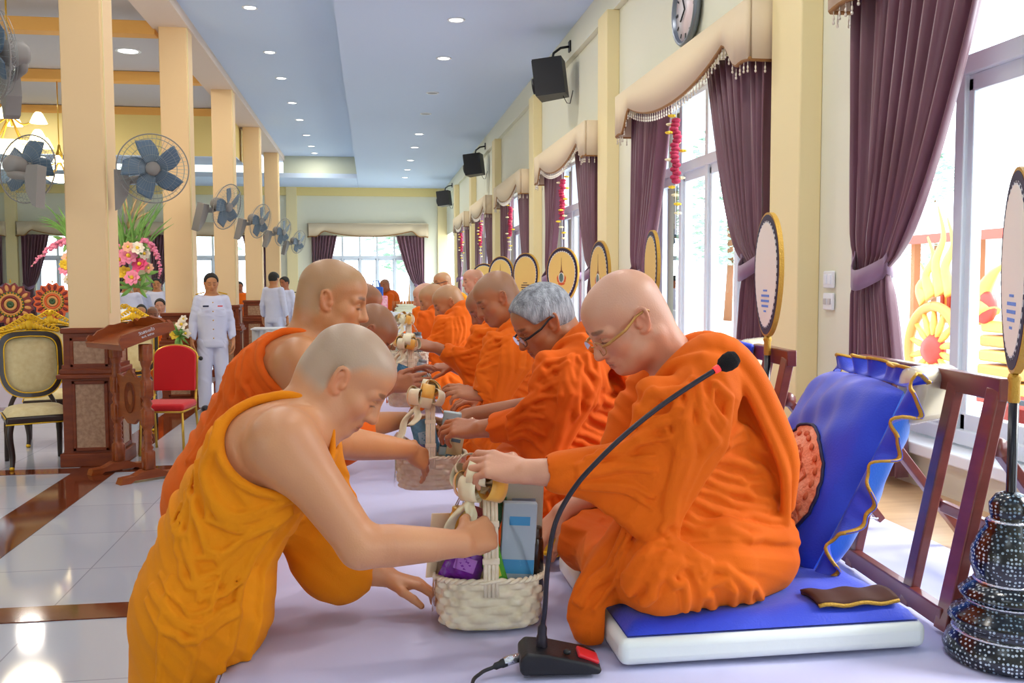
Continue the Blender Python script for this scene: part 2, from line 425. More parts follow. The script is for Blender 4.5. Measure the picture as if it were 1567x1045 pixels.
class Fig:
    def __init__(s, skin='tan', seed=0):
        s.sk = Sculpt(); s.rb = Sculpt(); s.heads = []; s.skin = skin; s.seed = seed
    def head(s, ear, fwd, roll=0.0, sc=1.0, side=1, neck=None, nr=(.058, .062), jowl=0.0, full=1, lids=.5):
        """ear: world point of the ear on the given side (+1 = the person's left)"""
        S = s.sk; f = unit(fwd); l = unit(np.cross(V(0, 0, 1), f)); u = np.cross(f, l)
        c, r = math.cos(roll), math.sin(roll); l, u = c*l+r*u, c*u-r*l
        H = np.stack([f, l, u], 1); o = np.asarray(ear, float)-H@(sc*V(-.008, side*.079, -.012))
        L = lambda x, y, z: o+H@(sc*V(x, y, z)); R = lambda *a: sc*V(*a); k = sc
        s.heads.append((o, H, sc)); s.o = o; s.H = H; s.sc = sc
        S.ell(L(-.014, 0, .03), R(.099, .078, .089), H)
        S.ell(L(.036, 0, .046), R(.056, .062, .05), H, k=.03*k)
        S.ell(L(.03, 0, -.03), R(.064, .063+jowl*.4, .085), H, k=.02*k)
        S.ell(L(.063, 0, -.096), R(.03, .032, .022), H, k=.025*k)
        S.ell(L(-.045, 0, -.03), R(.055, .058, .06), H, k=.03*k)
        for q in (1, -1):
            S.cap(L(.05, q*.028, -.094), L(-.012, q*.056, -.05), .019*k, .018*k, k=.028*k)
            S.ell(L(.05, q*.043, -.026), R(.028, .024, .024), H, k=.02*k)
            if jowl: S.ell(L(.03, q*.047, -.07), R(.03, .018+jowl, .03), H, k=.02*k)
            if full:
                S.chain([L(.086, q*.012, .016), L(.084, q*.03, .021), L(.069, q*.05, .014)], .0095*k, k=.014*k)
                S.ell(L(.098, q*.032, -.004), R(.017, .02, .012), H, k=.014*k, sub=True)
                S.ell(L(.0715, q*.031, -.004), R(.0168, .016, .0125), H, k=.004*k)
                S.chain([L(.081, q*.017, -.006), L(.087, q*.03, .001), L(.075, q*.047, -.006)], .0035*k, k=.003*k)
                S.cap(L(.094, q*.012, -.039), L(.085, q*.015, -.037), .0085*k, .007*k, k=.007*k)
                S.ell(L(.108, q*.0075, -.0475), R(.006, .0035, .003), H, k=.002*k, sub=True)
            # ear
            ex = H@unit(V(-.86, q*.45, .0)); ez = H@unit(V(-.18, q*.06, .98)); en = unit(np.cross(ex, ez))
            if en@(H@V(0, q, 0)) < 0: en = -en
            e0 = L(.004, q*.071, -.008); E = lambda a, b, c=0: e0+sc*(a*ex+b*ez+c*en)
            S.ell(E(.015, .004), R(.017, .027, .0045), np.stack([ex, ez, en], 1), k=.006*k)
            S.chain([E(.003, .010, .003), E(.008, .026, .003), E(.02, .0325, .003), E(.031, .024, .003), E(.0315, .004, .002), E(.025, -.012, .001), E(.014, -.025), E(.005, -.022)], [x*k for x in (.0042, .0045, .0045, .0045, .0042, .0042, .0062, .005)], k=.004*k, n=12)
            S.ell(E(.014, 0, .007), R(.0085, .015, .0065), np.stack([ex, ez, en], 1), k=.004*k, sub=True)
            S.ell(E(.002, -.004, .004), R(.006, .008, .005), np.stack([ex, ez, en], 1), k=.005*k)
        if full:
            S.cap(L(.089, 0, .006), L(.107, 0, -.034), .0085*k, .0125*k, k=.014*k)
            S.ell(L(.107, 0, -.037), R(.012, .0125, .010), H, k=.006*k)
            S.ell(L(.074, 0, -.067), R(.023, .029, .021), H, k=.015*k)
            S.chain([L(.080, .024, -.0695), L(.093, .009, -.0625), L(.094, 0, -.064), L(.093, -.009, -.0625), L(.080, -.024, -.0695)], .0058*k, k=.005*k)
            S.chain([L(.080, .021, -.0725), L(.092, 0, -.0765), L(.080, -.021, -.0725)], .0068*k, k=.005*k, n=8)
            S.chain([L(.082, .026, -.071), L(.1015, 0, -.0695), L(.082, -.026, -.071)], .0019*k, k=.002*k, n=8, sub=True)
        if neck is not None:
            S.cap(L(-.035, 0, -.03), neck, nr[0]*k, nr[1], k=.035)
            if full:
                for q in (1, -1): S.cap(L(-.03, q*.058, -.06), np.asarray(neck)+f*.04+l*q*.02, .013*k, .011, k=.02)
        return s
    def hl(s, *a): return s.o+s.H@(s.sc*V(*a))
    def hand(s, w, d, n, thumb=1, curl=(.3, .35, .4, .5), bend=(.5, .5, .5, .6), spread=.1, th=(.55, .35), sc=1.0, wr=.024):
        """w wrist, d along the palm, n out of the back of the hand; thumb=+1 when the thumb lies along d x n"""
        S = s.sk; w = np.asarray(w, float); d = unit(d); n = unit(np.asarray(n, float)-d*(np.asarray(n)@d)); t = np.cross(d, n)*thumb
        q = lambda a, b, c: w+sc*(a*d+b*t+c*n)
        kn = [(.092, .030), (.096, .010), (.092, -.010), (.083, -.028)]
        for a, b in kn: S.cap(q(.0, b*.45, 0), q(a-.004, b, .002), .0165*sc, .0125*sc, k=.014*sc, sq=(n, .82))
        S.ell(q(.035, .024, -.010), sc*V(.032, .016, .014), np.stack([d, t, n], 1), k=.014*sc)
        S.ell(q(.045, -.022, -.008), sc*V(.036, .013, .012), np.stack([d, t, n], 1), k=.012*sc)
        ln = [(.044, .027, .022), (.049, .031, .023), (.045, .028, .022), (.035, .021, .019)]
        for j, (a, b) in enumerate(kn):
            p = q(a-.004, b, .002); ang = 0; sp = spread*(1.5-j)*.9
            rr = [.0102, .0092, .0084, .0072] if j < 3 else [.0090, .008, .0074, .0064]
            bb = bend[j]
            for i in range(3):
                ang += curl[j] if i == 0 else (bb*1.15 if i == 1 else bb*.75)
                dr = math.cos(ang)*(d*math.cos(sp)+t*math.sin(sp))-math.sin(ang)*n
                p2 = p+sc*ln[j][i]*dr
                S.cap(p, p2, rr[i]*sc, rr[i+1]*sc, k=.0022*sc if i else .006*sc); 
                p = p2
        p = q(.022, .022, -.008); dr = unit(d*.75+t*(.75)-n*.25)
        p2 = p+sc*.042*dr; S.cap(p, p2, .0145*sc, .012*sc, k=.01*sc)
        dr = unit(d*math.cos(th[0])+t*math.sin(th[0])*.6-n*th[1]); p3 = p2+sc*.034*dr; S.cap(p2, p3, .0115*sc, .0105*sc, k=.004*sc)
        dr = unit(d*math.cos(th[0]-.35)+t*math.sin(th[0]-.35)*.6-n*(th[1]+.2)); p4 = p3+sc*.027*dr; S.cap(p3, p4, .0105*sc, .008*sc, k=.003*sc)
        return s
    def arm(s, sh, el, wr, r=(.05, .04, .038, .026), wsq=None):
        sh, el, wr = [np.asarray(x, float) for x in (sh, el, wr)]
        s.sk.chain([sh, sh*.6+el*.4, el], [r[0], r[0]*.95, r[1]], k=.07)
        m = el*.7+wr*.3
        s.sk.chain([el, m, el*.3+wr*.7, wr], [r[1]*.98, r[2]*1.06, r[2]*.86, r[3]], k=.02)
        return s
    def paint(s, v):
        b, sc = SK[s.skin]; b = rgb(b); scl = rgb(sc)
        n = np.sin(v@V(31, 17, 23)+s.seed)*np.sin(v@V(-19, 29, 13)+1.3)+.6*np.sin(v@V(63, -41, 52))
        c = b*(1+.05*n[:, None]*V(.6, 1, 1))
        for (o, H, k) in s.heads:
            q = (v-o)@H/k; x, y, z = q.T; near = np.linalg.norm(q-V(0, 0, 0), axis=1) < .2
            sm = lambda a, e0, e1: np.clip((a-e0)/(e1-e0), 0, 1)
            hairline = z-(.045-.9*np.minimum(0, x-.03)*-.0)  # height above the hairline
            fz = np.where(x > .02, .052+.25*(x-.02), np.where(x > -.02, -.0+.052*(x+.02)/.04, -.055))
            w = near*sm(z-fz, -.012, .02)
            w = w*(1-sm(np.abs(y), .079, .084))
            c = c+(scl-c)*(w*.75)[:, None]
            def blob(p, r, col, a):
                nonlocal c
                d = np.linalg.norm((np.stack([x, np.abs(y), z], 1)-V(*p))/V(*r), axis=1)
                ww = np.clip(1.35-d, 0, .35)/.35*a*near; c = c+(np.asarray(col)-c)*ww[:, None]
            lip = b*V(.78, .5, .5)
            blob((.092, 0, -.0645), (.016, .021, .0048), lip, .8); blob((.092, 0, -.0755), (.016, .018, .006), lip, .8)
            blob((.088, .03, .024), (.02, .021, .005), b*.22, .8)
            blob((.088, .031, -.0095), (.014, .0155, .0026), b*.10, 1); blob((.088, .031, .002), (.014, .015, .0016), b*.45, .6)
            blob((.1, 0, -.0695), (.024, .022, .0013), b*.3, .8)
            blob((-.008, .082, -.01), (.02, .014, .03), b*V(1.08, .82, .75), .55)
            blob((.06, .045, -.03), (.03, .025, .028), b*V(1.06, .9, .86), .4)
            blob((.11, 0, -.04), (.015, .016, .015), b*V(1.05, .88, .83), .5)
        return np.clip(c, 0, 1)
    def body(s, parent, lo, hi, h):
        v, q = s.sk.mesh(lo, hi, h); return np_mesh('body', v, q, M_SKIN, parent, s.paint(v))
    def cloth(s, parent, m, lo, hi, h, name='robe'):
        v, q = s.rb.mesh(lo, hi, h); return np_mesh(name, v, q, m, parent)
    def spectacles(s, parent, frame_m, arm_m=None, rim=True):
        """half-rim spectacles on the nose"""
        H, o, k = s.H, s.o, s.sc; L = lambda x, y, z: o+H@(k*V(x, y, z))
        g = MB()
        for q in (1, -1):
            ring = [L(.108-.25*abs(.03*math.cos(a)+.033-.033), q*(.034+.026*math.cos(a)), -.012+.019*math.sin(a)) for a in np.linspace(0, 2*PI, 17)]
            g.tube(ring, .0013*k, 6)
        g.tube([L(.108, .008, -.008), L(.112, 0, -.006), L(.108, -.008, -.008)], .0016*k, 6)
        root = g.build('glasses', frame_m, parent)
        for q in (1, -1):
            a = MB(); a.tube([L(.104, q*.06, -.006), L(.09, q*.074, -.004), L(.04, q*.082, .0), L(-.0, q*.083, .012), L(-.03, q*.083, .012), L(-.036, q*.082, .004)], [k*x*1.3 for x in (.0022, .003, .003, .0026, .0026, .0022)], 8); a.build('temple', arm_m or frame_m, root)
        le = MB()
        for q in (1, -1): le.raw([L(.108, q*(.034+.025*math.cos(a)), -.012+.018*math.sin(a)) for a in np.linspace(0, 2*PI, 17)[:-1]], [tuple(range(16))])
        le.build('lens', M_LENS, root)
        return root
    def hair(s, parent, m, h, top=.012, low=.0, front=.06, side=-.03):
        """short cropped hair over the scalp; low = how far down the nape, front = height of the hairline"""
        H, o, k = s.H, s.o, s.sc; L = lambda x, y, z: o+H@(k*V(x, y, z)); S = Sculpt()
        S.ell(L(-.014, 0, .03), k*(V(.099, .078, .089)+top), H)
        S.ell(L(.034, 0, .046), k*(V(.056, .062, .05)+top*.9), H, k=.03*k)
        S.ell(L(-.045, 0, -.02), k*(V(.055, .058, .06)+top*.6), H, k=.03*k)
        n = unit(V(1, 0, -.42)); S.plane(L(.066, 0, front), H@n, k=.006)
        S.plane(L(0, 0, low-.075), H@unit(V(.15, 0, -1)), k=.006)
        for q in (1, -1): S.box(L(.045, q*.08, -.05), k*V(.055, .05, .07), H, rd=.02*k, k=.006, sub=True); S.ell(L(.0, q*.085, -.015), k*V(.022, .03, .036), H, k=.005, sub=True)
        r = .16*k; v, q = S.mesh(o-r, o+r, h); return np_mesh('hair', v, q, m, parent)
# ------------------------------------------------------------------ the hall
XR, CEIL, TRAY, FAR, PLAT = 2.28, 4.40, 4.98, 28.9, .77
BAY = 4.0
M_WALL = mat('wall_paint_cream', '#e9ead6', .7, bump=.04, bscale=60)
M_PIL = mat('pilaster_paint_yellow', '#f3e3ae', .65, bump=.03, bscale=50)
M_COL = mat('column_paint_apricot', '#f2cf9c', .6, bump=.03, bscale=50)
M_YEL = mat('wall_paint_yellow', '#f1dc92', .7)
M_BEAM = mat('beam_paint_orange', '#f4b860', .65)
M_CEIL = mat('ceiling_daylight_tint', '#cfe2fc', .8)  # blue cast of the daylight mixed into the ceiling colour
M_COFF = mat('ceiling_paint_grey', '#cfcfd6', .8)
M_WHITE = mat('white_paint', '#eef4fb', .35)
M_ALU = mat('window_frame_white', '#e6f1fb', .3)
M_PANE = mat_glass('window_glass', (.985, .995, 1), .05)
M_CURT = mat('curtain_satin_plum', '#6a3f4d', .42, nscale=4, col2='#744658', bump=.05, bscale=90, sheen=.3, spec=.6)
M_TIE = mat('curtain_tieback', '#8a6a86', .4, sheen=.2)
M_VAL = mat('valance_beige', '#e2cfae', .8, bump=.06, bscale=160)
M_BRAID = mat('braid_brown_gold', '#a3733c', .6, bump=.6, bscale=220)
M_BEAD = mat('bead_glass', '#e9dfcf', .15, .0, spec=.9)
M_BLACK = mat('black_plastic', '#101118', .45, bump=.1, bscale=200)
M_GREY = mat('fan_grey', '#8f8a86', .5)
M_BLADE = mat('fan_blade_blue_grey', '#5d7388', .35)
M_WIRE = mat('wire_metal', '#9aa0a0', .3, .8)
M_GLOW = mat('lamp_glow', '#ffffff', .5, emit='#ffffff', estr=6)
M_GLOWW = mat('lamp_glow_warm', '#fff2d0', .5, emit='#ffe9b8', estr=4)
M_WOOD = mat('carved_wood_red_brown', '#82380f', .34, nscale=5, col2='#9c4a16', bump=.08, bscale=30, stretch=(1, 1, 6), coat=.12)
M_WOODD = mat('pedestal_wood', '#6b2a0e', .42, nscale=4, col2='#843a12', bump=.08, bscale=30, stretch=(1, 1, 5), spec=.35)
M_STONE = mat('marble_panel_tan', '#b38a68', .3, nscale=30, col2='#8f6444')
M_FRAMEW = mat('rosewood', '#6b2d2a', .3, nscale=6, col2='#7c3a33', stretch=(1, 1, 5), coat=.3)

def floor_mat():
    m = mat('floor_tile_polished', '#cfd2dc', .07, spec=.6); nt = m.node_tree; b = nt.nodes['Principled BSDF']
    tc = nt.nodes.new('ShaderNodeTexCoord'); br = nt.nodes.new('ShaderNodeTexBrick'); br.offset = 0
    br.inputs['Color1'].default_value = lin('#b2b6c2'); br.inputs['Color2'].default_value = lin('#babeca'); br.inputs['Mortar'].default_value = lin('#9a9ba6')
    br.inputs['Scale'].default_value = 1; br.inputs['Brick Width'].default_value = .8; br.inputs['Row Height'].default_value = .8; br.inputs['Mortar Size'].default_value = .004
    nt.links.new(tc.outputs['Object'], br.inputs['Vector']); nt.links.new(br.outputs['Color'], b.inputs['Base Color']); return m
def structure():
    st = dict(kind='structure')
    g = MB(); g.box((-6, 14, -.05), (18, 32, .1)); g.build('floor', floor_mat(), **st)
    mg = mat('floor_border_red_granite', '#7a3a1e', .08, nscale=60, col2='#5e2712', spec=.6)
    xs = onZ(40, 795, 0)[0]
    g = MB(); g.box((xs, 14, .001), (.36, 32, .006)); g.build('floor_border', mg, **st)
    for i, y in enumerate((onZ(100, 938, 0)[1], onZ(120, 724, 0)[1]+.1, 12.9, 16.9)):
        g = MB(); g.box((xs+(2.1 if i == 0 else 0)-.0, y, .002), (8 if i else 6, .22, .006)); g.build('floor_border', mg, **st)
    # right wall with window openings
    g = MB(); xc = XR+.1
    g.box((xc, 14, .47), (.2, 30, .94)); g.box((xc, 14, 3.95), (.2, 30, 1.9))
    for k in range(-1, 6):
        a, b = 7.72+BAY*(k-1) if k != 0 else 4.22, 5.28+BAY*k if k >= 0 else 1.18
        g.box((xc, (a+b)/2, 1.97), (.2, b-a, 2.06))
    g.build('wall_right', M_WALL, **st)
    g = MB(); g.box((XR-.03, 14, 4.25), (.06, 30, .30)); g.build('trim_1', M_WALL, **st)
    for k in range(-1, 6):
        g = MB(); g.box((XR-.06, 4.78+BAY*k, 2.42), (.12, .36, 3.3+.06), b=.008); g.build('wall_pilaster', M_PIL, **st)
    # far wall with its windows
    cuts = [(-13.0, -10.65), (-9.5, -7.25), (-6.0, -3.2), (-1.42, 1.28)]
    g = MB(); yc = FAR+.1
    g.box((-6, yc, .4), (16.6, .2, .8)); g.box((-6, yc, 4.6), (16.6, .2, 3.3))
    ed = [-14.3]+[v for c in cuts for v in c]+[XR+.02]
    for a, b in zip(ed[0::2], ed[1::2]): g.box(((a+b)/2, yc, 1.875), (b-a, .2, 2.15))
    g.build('wall_far', M_WALL, **st)
    for x in (-10.08, -6.62, -2.3, 2.16): 
        g = MB(); g.box((x, FAR-.06, 2.2), (.3, .12, 4.4)); g.build('wall_pilaster', M_PIL, **st)
    g = MB(); g.box((-6, FAR-.04, 4.28), (16.4, .08, .25)); g.build('trim_2', M_YEL, **st)
    g = MB(); g.box((-14.2, 14, 2.65), (.2, 30, 5.3)); g.build('wall_left', M_YEL, **st)
    # unseen wall added behind the viewer to cut flat front light, with bare openings
    g = MB(); yb = -1.9; g.box((-6, yb, .4), (16.6, .2, .8)); g.box((-6, yb, 4.1), (16.6, .2, 2.3)); eb = (-14.3, -12.2, -9.6, -8.2, -5.6, XR+.1)
    for a, b in zip(eb[0::2], eb[1::2]): g.box(((a+b)/2, yb, 1.875), (b-a, .2, 2.15))
    g.build('light_block_wall', M_WALL, **st)
    # ceilings
    g = MB(); g.box((.97, 13.6, CEIL+.06), (2.62, 31, .12)); g.build('ceiling', M_CEIL, **st)
    g = MB(); g.box((-7.2, 27.6, CEIL+.06), (13.7, 2.7, .12)); g.build('ceiling', M_CEIL, **st)
    g = MB(); g.box((-1.32, 13.0, TRAY+.05), (2.1, 28, .1)); g.build('ceiling', M_CEIL, **st)
    g = MB(); g.box((-.315, 12.2, 4.74), (.05, 28.2, .6)); g.build('trim_3', M_CEIL, **st)
    g = MB(); g.box((-1.32, 26.32, 4.75), (1.96, .06, .58)); g.build('trim_4', mat('tray_end_cream', '#d3dbc8', .8), **st)
    g = MB(); g.box((-2.49, 12.9, 4.99), (.46, 27.5, .28)); g.build('ceiling_beam', mat('beam_side_pale', '#e6d3c4', .7), **st)
    g = MB(); g.box((-8.4, 13, 5.19), (11.6, 30, .1)); g.build('ceiling', M_COFF, **st)
    for y, z in ((8.95, 4.9), (12.9, 4.87), (16.85, 5.05)):
        g = MB(); g.box((-8.4, y+.1, z), (11.4, .24, .17), b=.01); g.build('ceiling_beam', M_BEAM, **st)
    g = MB(); g.box((-8.4, 20.85, 4.65), (11.4, 1.3, .96)); g.build('ceiling_beam', M_YEL, **st)
    g = MB(); g.box((-8.4, 20.19, 5.05), (11.4, .03, .15)); g.build('trim_5', M_BEAM, **st)
    g = MB(); g.box((-8.4, 20.85, 4.16), (11.4, 1.3, .02)); g.build('trim_6', M_CEIL, **st)
    # the columns, each on its wooden pedestal
    for i in range(5):
        y = 8.78+3.97*i+.2; x = -2.46
        r = empty('column', (x, y, 0)); r['kind'] = 'structure'
        g = MB(); g.box((0, 0, 3.1), (.34, .40, 3.9), b=.012); g.build('column_shaft', M_COL, r)
        g = MB(); g.box((0, 0, .06), (.52, .52, .12), b=.01); g.box((0, 0, .5), (.46, .46, .8)); g.box((0, 0, .80), (.54, .54, .04), b=.01); g.box((0, 0, .84), (.50, .50, .05), b=.012)
        g.box((0, 0, 1.02), (.43, .43, .36)); g.box((0, 0, 1.2), (.47, .47, .05), b=.012); g.build('pedestal', M_WOODD, r)
        p = MB(); fr = MB()
        for a in range(4):
            R = Rz(a*PI/2)
            for z, hh, ww, d in ((.45, .56, .24, .232), (1.01, .2, .26, .217)):
                p.box(R@V(0, -d, z), (ww, .012, hh), R)
                for sx in (-1, 1): fr.box(R@V(sx*(ww/2+.015), -d-.004, z), (.03, .02, hh+.06), R, b=.005)
                for sz in (-1, 1): fr.box(R@V(0, -d-.004, z+sz*(hh/2+.015)), (ww+.06, .02, .03), R, b=.005)
        p.build('panel', M_STONE, r); fr.build('molding', M_WOODD, r)
        g = MB(); g.box((.173, -.16, 3.2), (.016, .012, 3.7)); g.build('cable_cover', M_PIL, r)
    # platform under the white cloth
    g = MB(); g.box((1.0, 6.25, .38), (2.56, 12.1, .75)); g.build('platform', mat('platform_wood', '#c9a27a', .35, nscale=4, col2='#d8b48c', stretch=(1, 8, 1)), **st)
    mc = mat('platform_cloth_white', '#c9c9ec', .8, bump=.06, bscale=14)
    def top(u, v):
        x = -.335+2.17*u; y = .3+11.9*v
        return (x, y, .762+.003*math.sin(x*7+y*2)+.002*math.sin(y*9-x*3))
    g = MB(); g.grid(top, 60, 200, .006)
    g.grid(lambda u, v: (-.335-.012*math.sin(v*150)*(u**.5)-.004,   .3+11.9*v, .765-.72*u), 8, 380, .006)
    tag(g.build('platform_cloth', mc), 'white cloth spread over the long platform between the two rows of monks', 'tablecloth')
    # switches on the wall between the windows
    for z, n, lb in ((1.63, 'light_switch', 'white light switch plate above the socket on the cream wall'), (1.52, 'power_socket', 'white double socket plate below the light switch')):
        r = empty(n, (XR-.012, 4.47, z), 0, lb, n.split('_')[1])
        g = MB(); g.box((0, 0, 0), (.016, .10, .085), b=.006); g.build('plate', M_WHITE, r)
        for q in (-1, 1):
            g = MB(); g.box((-.01, q*.022, 0), (.01, .028, .05 if n[0] == 'l' else .03), b=.004); g.build('rocker' if n[0] == 'l' else 'outlet', M_WHITE if n[0] == 'l' else mat('socket_grey', '#c9c9c9', .4), r)

def window_unit(n, plane, a, b, z0, z1, ztr, cols, at):
    """plane 'x' (right wall) or 'y' (far wall); opening a..b along the wall"""
    r = empty('window_%d' % n, (at, (a+b)/2, z0) if plane == 'x' else ((a+b)/2, at, z0)); r['kind'] = 'structure'
    w, hgt = b-a, z1-z0
    def bx(m, s, z, ds, dz, d=.07): m.box((0, s, z) if plane == 'x' else (s, 0, z), (d, ds, dz) if plane == 'x' else (ds, d, dz), b=.006)
    f = MB(); t = .06
    for q in (-1, 1): bx(f, q*(w/2-t/2), hgt/2, t, hgt, .1)
    bx(f, 0, t/2, w, t, .1); bx(f, 0, hgt-t/2, w, t, .1); bx(f, 0, ztr-z0, w, .075, .1)
    f.build('window_frame', M_ALU, r)
    pw = (w-2*t)/cols
    for i in range(cols):
        s = -w/2+t+pw*(i+.5)
        m = MB()
        if i: bx(m, s-pw/2, hgt/2, .06, hgt-.1, .09)
        for q in (-1, 1): bx(m, s+q*(pw/2-.03), (ztr-z0)/2, .06, ztr-z0-.1, .05)
        bx(m, s, .09, pw-.04, .07, .05); bx(m, s, ztr-z0-.07, pw-.04, .07, .05)
        m.build('sash', M_ALU, r)
        hp, hh = pw/2-.01, hgt-.03
        p = MB(); p.raw([(0, s-hp, .03), (0, s+hp, .03), (0, s+hp, hh), (0, s-hp, hh)] if plane == 'x' else [(s-hp, 0, .03), (s+hp, 0, .03), (s+hp, 0, hh), (s-hp, 0, hh)], [(0, 1, 2, 3)]); p.build('pane', M_PANE, r)
    s = MB()
    if plane == 'x': s.box((-.06, 0, -.035), (.22, w+.1, .05), b=.008)
    else: s.box((0, -.06, -.035), (w+.1, .22, .05), b=.008)
    s.build('window_sill', M_WHITE, r)
    return r
def curtain(name_lab, frame_fn, top, bot, tie, w_top, w_tie, w_bot, s_out, dirn, group, seed=0, folds=9):
    """frame_fn(s, d, z) -> room point: s along the wall, d out of the wall.  Gathered from s_out inward (dirn)"""
    root = empty('curtain', (0, 0, 0), 0, name_lab, 'curtain', group); rnd = random.Random(seed); ph = rnd.uniform(0, 6)
    def width(z):
        if z > tie: t = (z-tie)/(top-tie); return w_tie+(w_top-w_tie)*(t**.62)
        t = (tie-z)/(tie-bot); return w_tie+(w_bot-w_tie)*(1-(1-t)**2)
    def fn(u, v):
        z = top+(bot-top)*v; w = width(z); s = s_out+dirn*w*u+dirn*.03*(1-w/w_top)
        amp = .030*(.45+.55*w/w_top)+.012
        d = .09+amp*math.sin(u*folds*2*PI+ph+.5*math.sin(u*9+ph))+.012*math.sin(u*folds*4.4*PI+v*3)
        if abs(z-tie) < .12: d = .09+(d-.09)*(.35+.65*abs(z-tie)/.12)
        return frame_fn(s, d, z)
    g = MB(); g.grid(fn, folds*14, 40, .004); g.build('drape', M_CURT, root)
    b = MB(); w = w_tie
    pts = [frame_fn(s_out+dirn*(.03+w*u+.0), .09+.075*math.sin(PI*min(1, max(0, u)))+.02, tie+.03-.07*math.sin(PI*u)-.03*u) for u in np.linspace(-.15, 1.1, 12)]
    pts2 = [frame_fn(s_out+dirn*(.03+w*u), .07-.06*math.sin(PI*u), tie+.03-.03*u) for u in np.linspace(1.1, -.15, 8)]
    P = pts+pts2[1:]; n = len(P)
    vs = [p+V(0, 0, q*.045) for p in P for q in (-1, 1)]
    b.raw(vs, [(2*i, 2*((i+1) % n), 2*((i+1) % n)+1, 2*i+1) for i in range(n)], True); o = b.build('tieback', M_TIE, root)
    md = o.modifiers.new('thick', 'SOLIDIFY'); md.thickness = .006
    return root
def valance(lab, frame_fn, a, b, z0, z1, dep, group, beads=True):
    root = empty('valance', (0, 0, 0), 0, lab, 'valance', group)
    def bottom(t):
        t = abs(2*t-1)  # 1 at the ends, 0 in the middle
        if t > .86: return z0+.012*math.sin((t-.86)/.14*PI)
        if t > .72: q = (t-.72)/.14; return z0+.17*(1-q)**.8+.012*math.sin(q*PI*2)
        return z0+.015+.155*(t/.72)**2.2
    N = 64
    g = MB()
    def sheet(P): # outline of pairs (s,d,zb) with thickness
        g.grid(lambda u, v: frame_fn(*[(1-v)*x+v*y for x, y in zip(P(u)[0], P(u)[1])]), N, 1, .02)
    sheet(lambda u: ((a+(b-a)*u, dep, bottom(u)), (a+(b-a)*u, dep, z1)))
    for s in (a, b):
        g.grid(lambda u, v: frame_fn(s, dep*u, z0+(z1-z0)*v), 2, 1, .02)
    g.grid(lambda u, v: frame_fn(a+(b-a)*u, dep*v, z1), 2, 1, .02)
    g.build('board', M_VAL, root)
    t = MB(); pts = [frame_fn(a, 0, z0), frame_fn(a, dep*.5, z0), frame_fn(a, dep+.005, z0)]+[frame_fn(a+(b-a)*u, dep+.006, bottom(u)) for u in np.linspace(0, 1, N+1)]+[frame_fn(b, dep+.005, z0), frame_fn(b, dep*.5, z0), frame_fn(b, 0, z0)]
    t.tube(pts, .014, 6); t.build('braid', M_BRAID, root)
    if beads:
        d = MB(); m = int((b-a)/.055)
        for i in range(m):
            u = (i+.5)/m; p = frame_fn(a+(b-a)*u, dep+.006, bottom(u)-.012)
            d.tube([p, p-V(0, 0, .02)], .0022, 4); d.ball(p-V(0, 0, .032), (.006, .006, .013), n=6, m=4); d.ball(p-V(0, 0, .052), (.0075, .0075, .009), n=6, m=4)
        for s in (a, b):
            for q in range(4):
                p = frame_fn(s, dep*(q+.5)/4, z0-.012); d.tube([p, p-V(0, 0, .02)], .0022, 4); d.ball(p-V(0, 0, .032), (.006, .006, .013), n=6, m=4); d.ball(p-V(0, 0, .052), (.0075, .0075, .009), n=6, m=4)
        tag(d.build('bead_fringe', M_BEAD, root), 'fringe of hanging glass beads', kind='stuff')
    return root
ORD = ['nearest', 'second', 'third', 'fourth', 'fifth', 'sixth']
def dress_windows():
    fx = lambda s, d, z: V(XR-d, s, z)
    for k in range(-1, 5):
        o = BAY*k; nm = ORD[k+1]
        window_unit(k+2, 'x', 5.30+o if k >= 0 else 1.2, 7.70+o if k >= 0 else 4.2, .96, 3.03, 2.48, 4 if k >= 0 else 5, XR+.12)
        curtain('plum curtain tied back on the near side of the %s side window' % nm, fx, 2.98, .80 if k < 2 else .1, 1.72, 1.0, .30, .40, 5.02+o, 1, 'curtains of the side windows', k*3+1)
        curtain('plum curtain tied back on the far side of the %s side window' % nm, fx, 2.98, .80 if k < 2 else .1, 1.68, .95, .24, .40, 7.78+o+(.28 if k < 0 else 0), -1, 'curtains of the side windows', k*3+2)
        valance('beige scalloped valance with bead fringe over the %s side window' % nm, fx, 5.0+o, 7.84+o+(.24 if k < 0 else 0), 2.83, 3.16, .22, 'valances of the side windows', True)
        if k >= 0: garland(6.46+o, nm)
    fy = lambda s, d, z: V(s, FAR-d, z)
    n = 7
    for i, (a, b) in enumerate(((-1.42, 1.28), (-6.0, -3.2), (-9.5, -7.25), (-13.0, -10.65))):
        lab = ('central far window', 'far window behind the columns', 'far window behind the flowers', 'far window at the left end')[i]
        window_unit(n, 'y', a, b, .8, 3.0, 2.35, 5 if i == 0 else 4, FAR+.12); n += 1
        curtain('plum curtain tied back at the left of the '+lab, fy, 2.98, .15, 1.5, .75, .26, .34, a-.32, 1, 'curtains of the far wall', 30+i, 8)
        curtain('plum curtain tied back at the right of the '+lab, fy, 2.98, .15, 1.5, .85, .26, .34, b+.32, -1, 'curtains of the far wall', 40+i, 8)
        valance('beige scalloped valance over the '+lab, fy, a-.42, b+.42, 2.93, 3.32, .22, 'valances of the far wall', False)
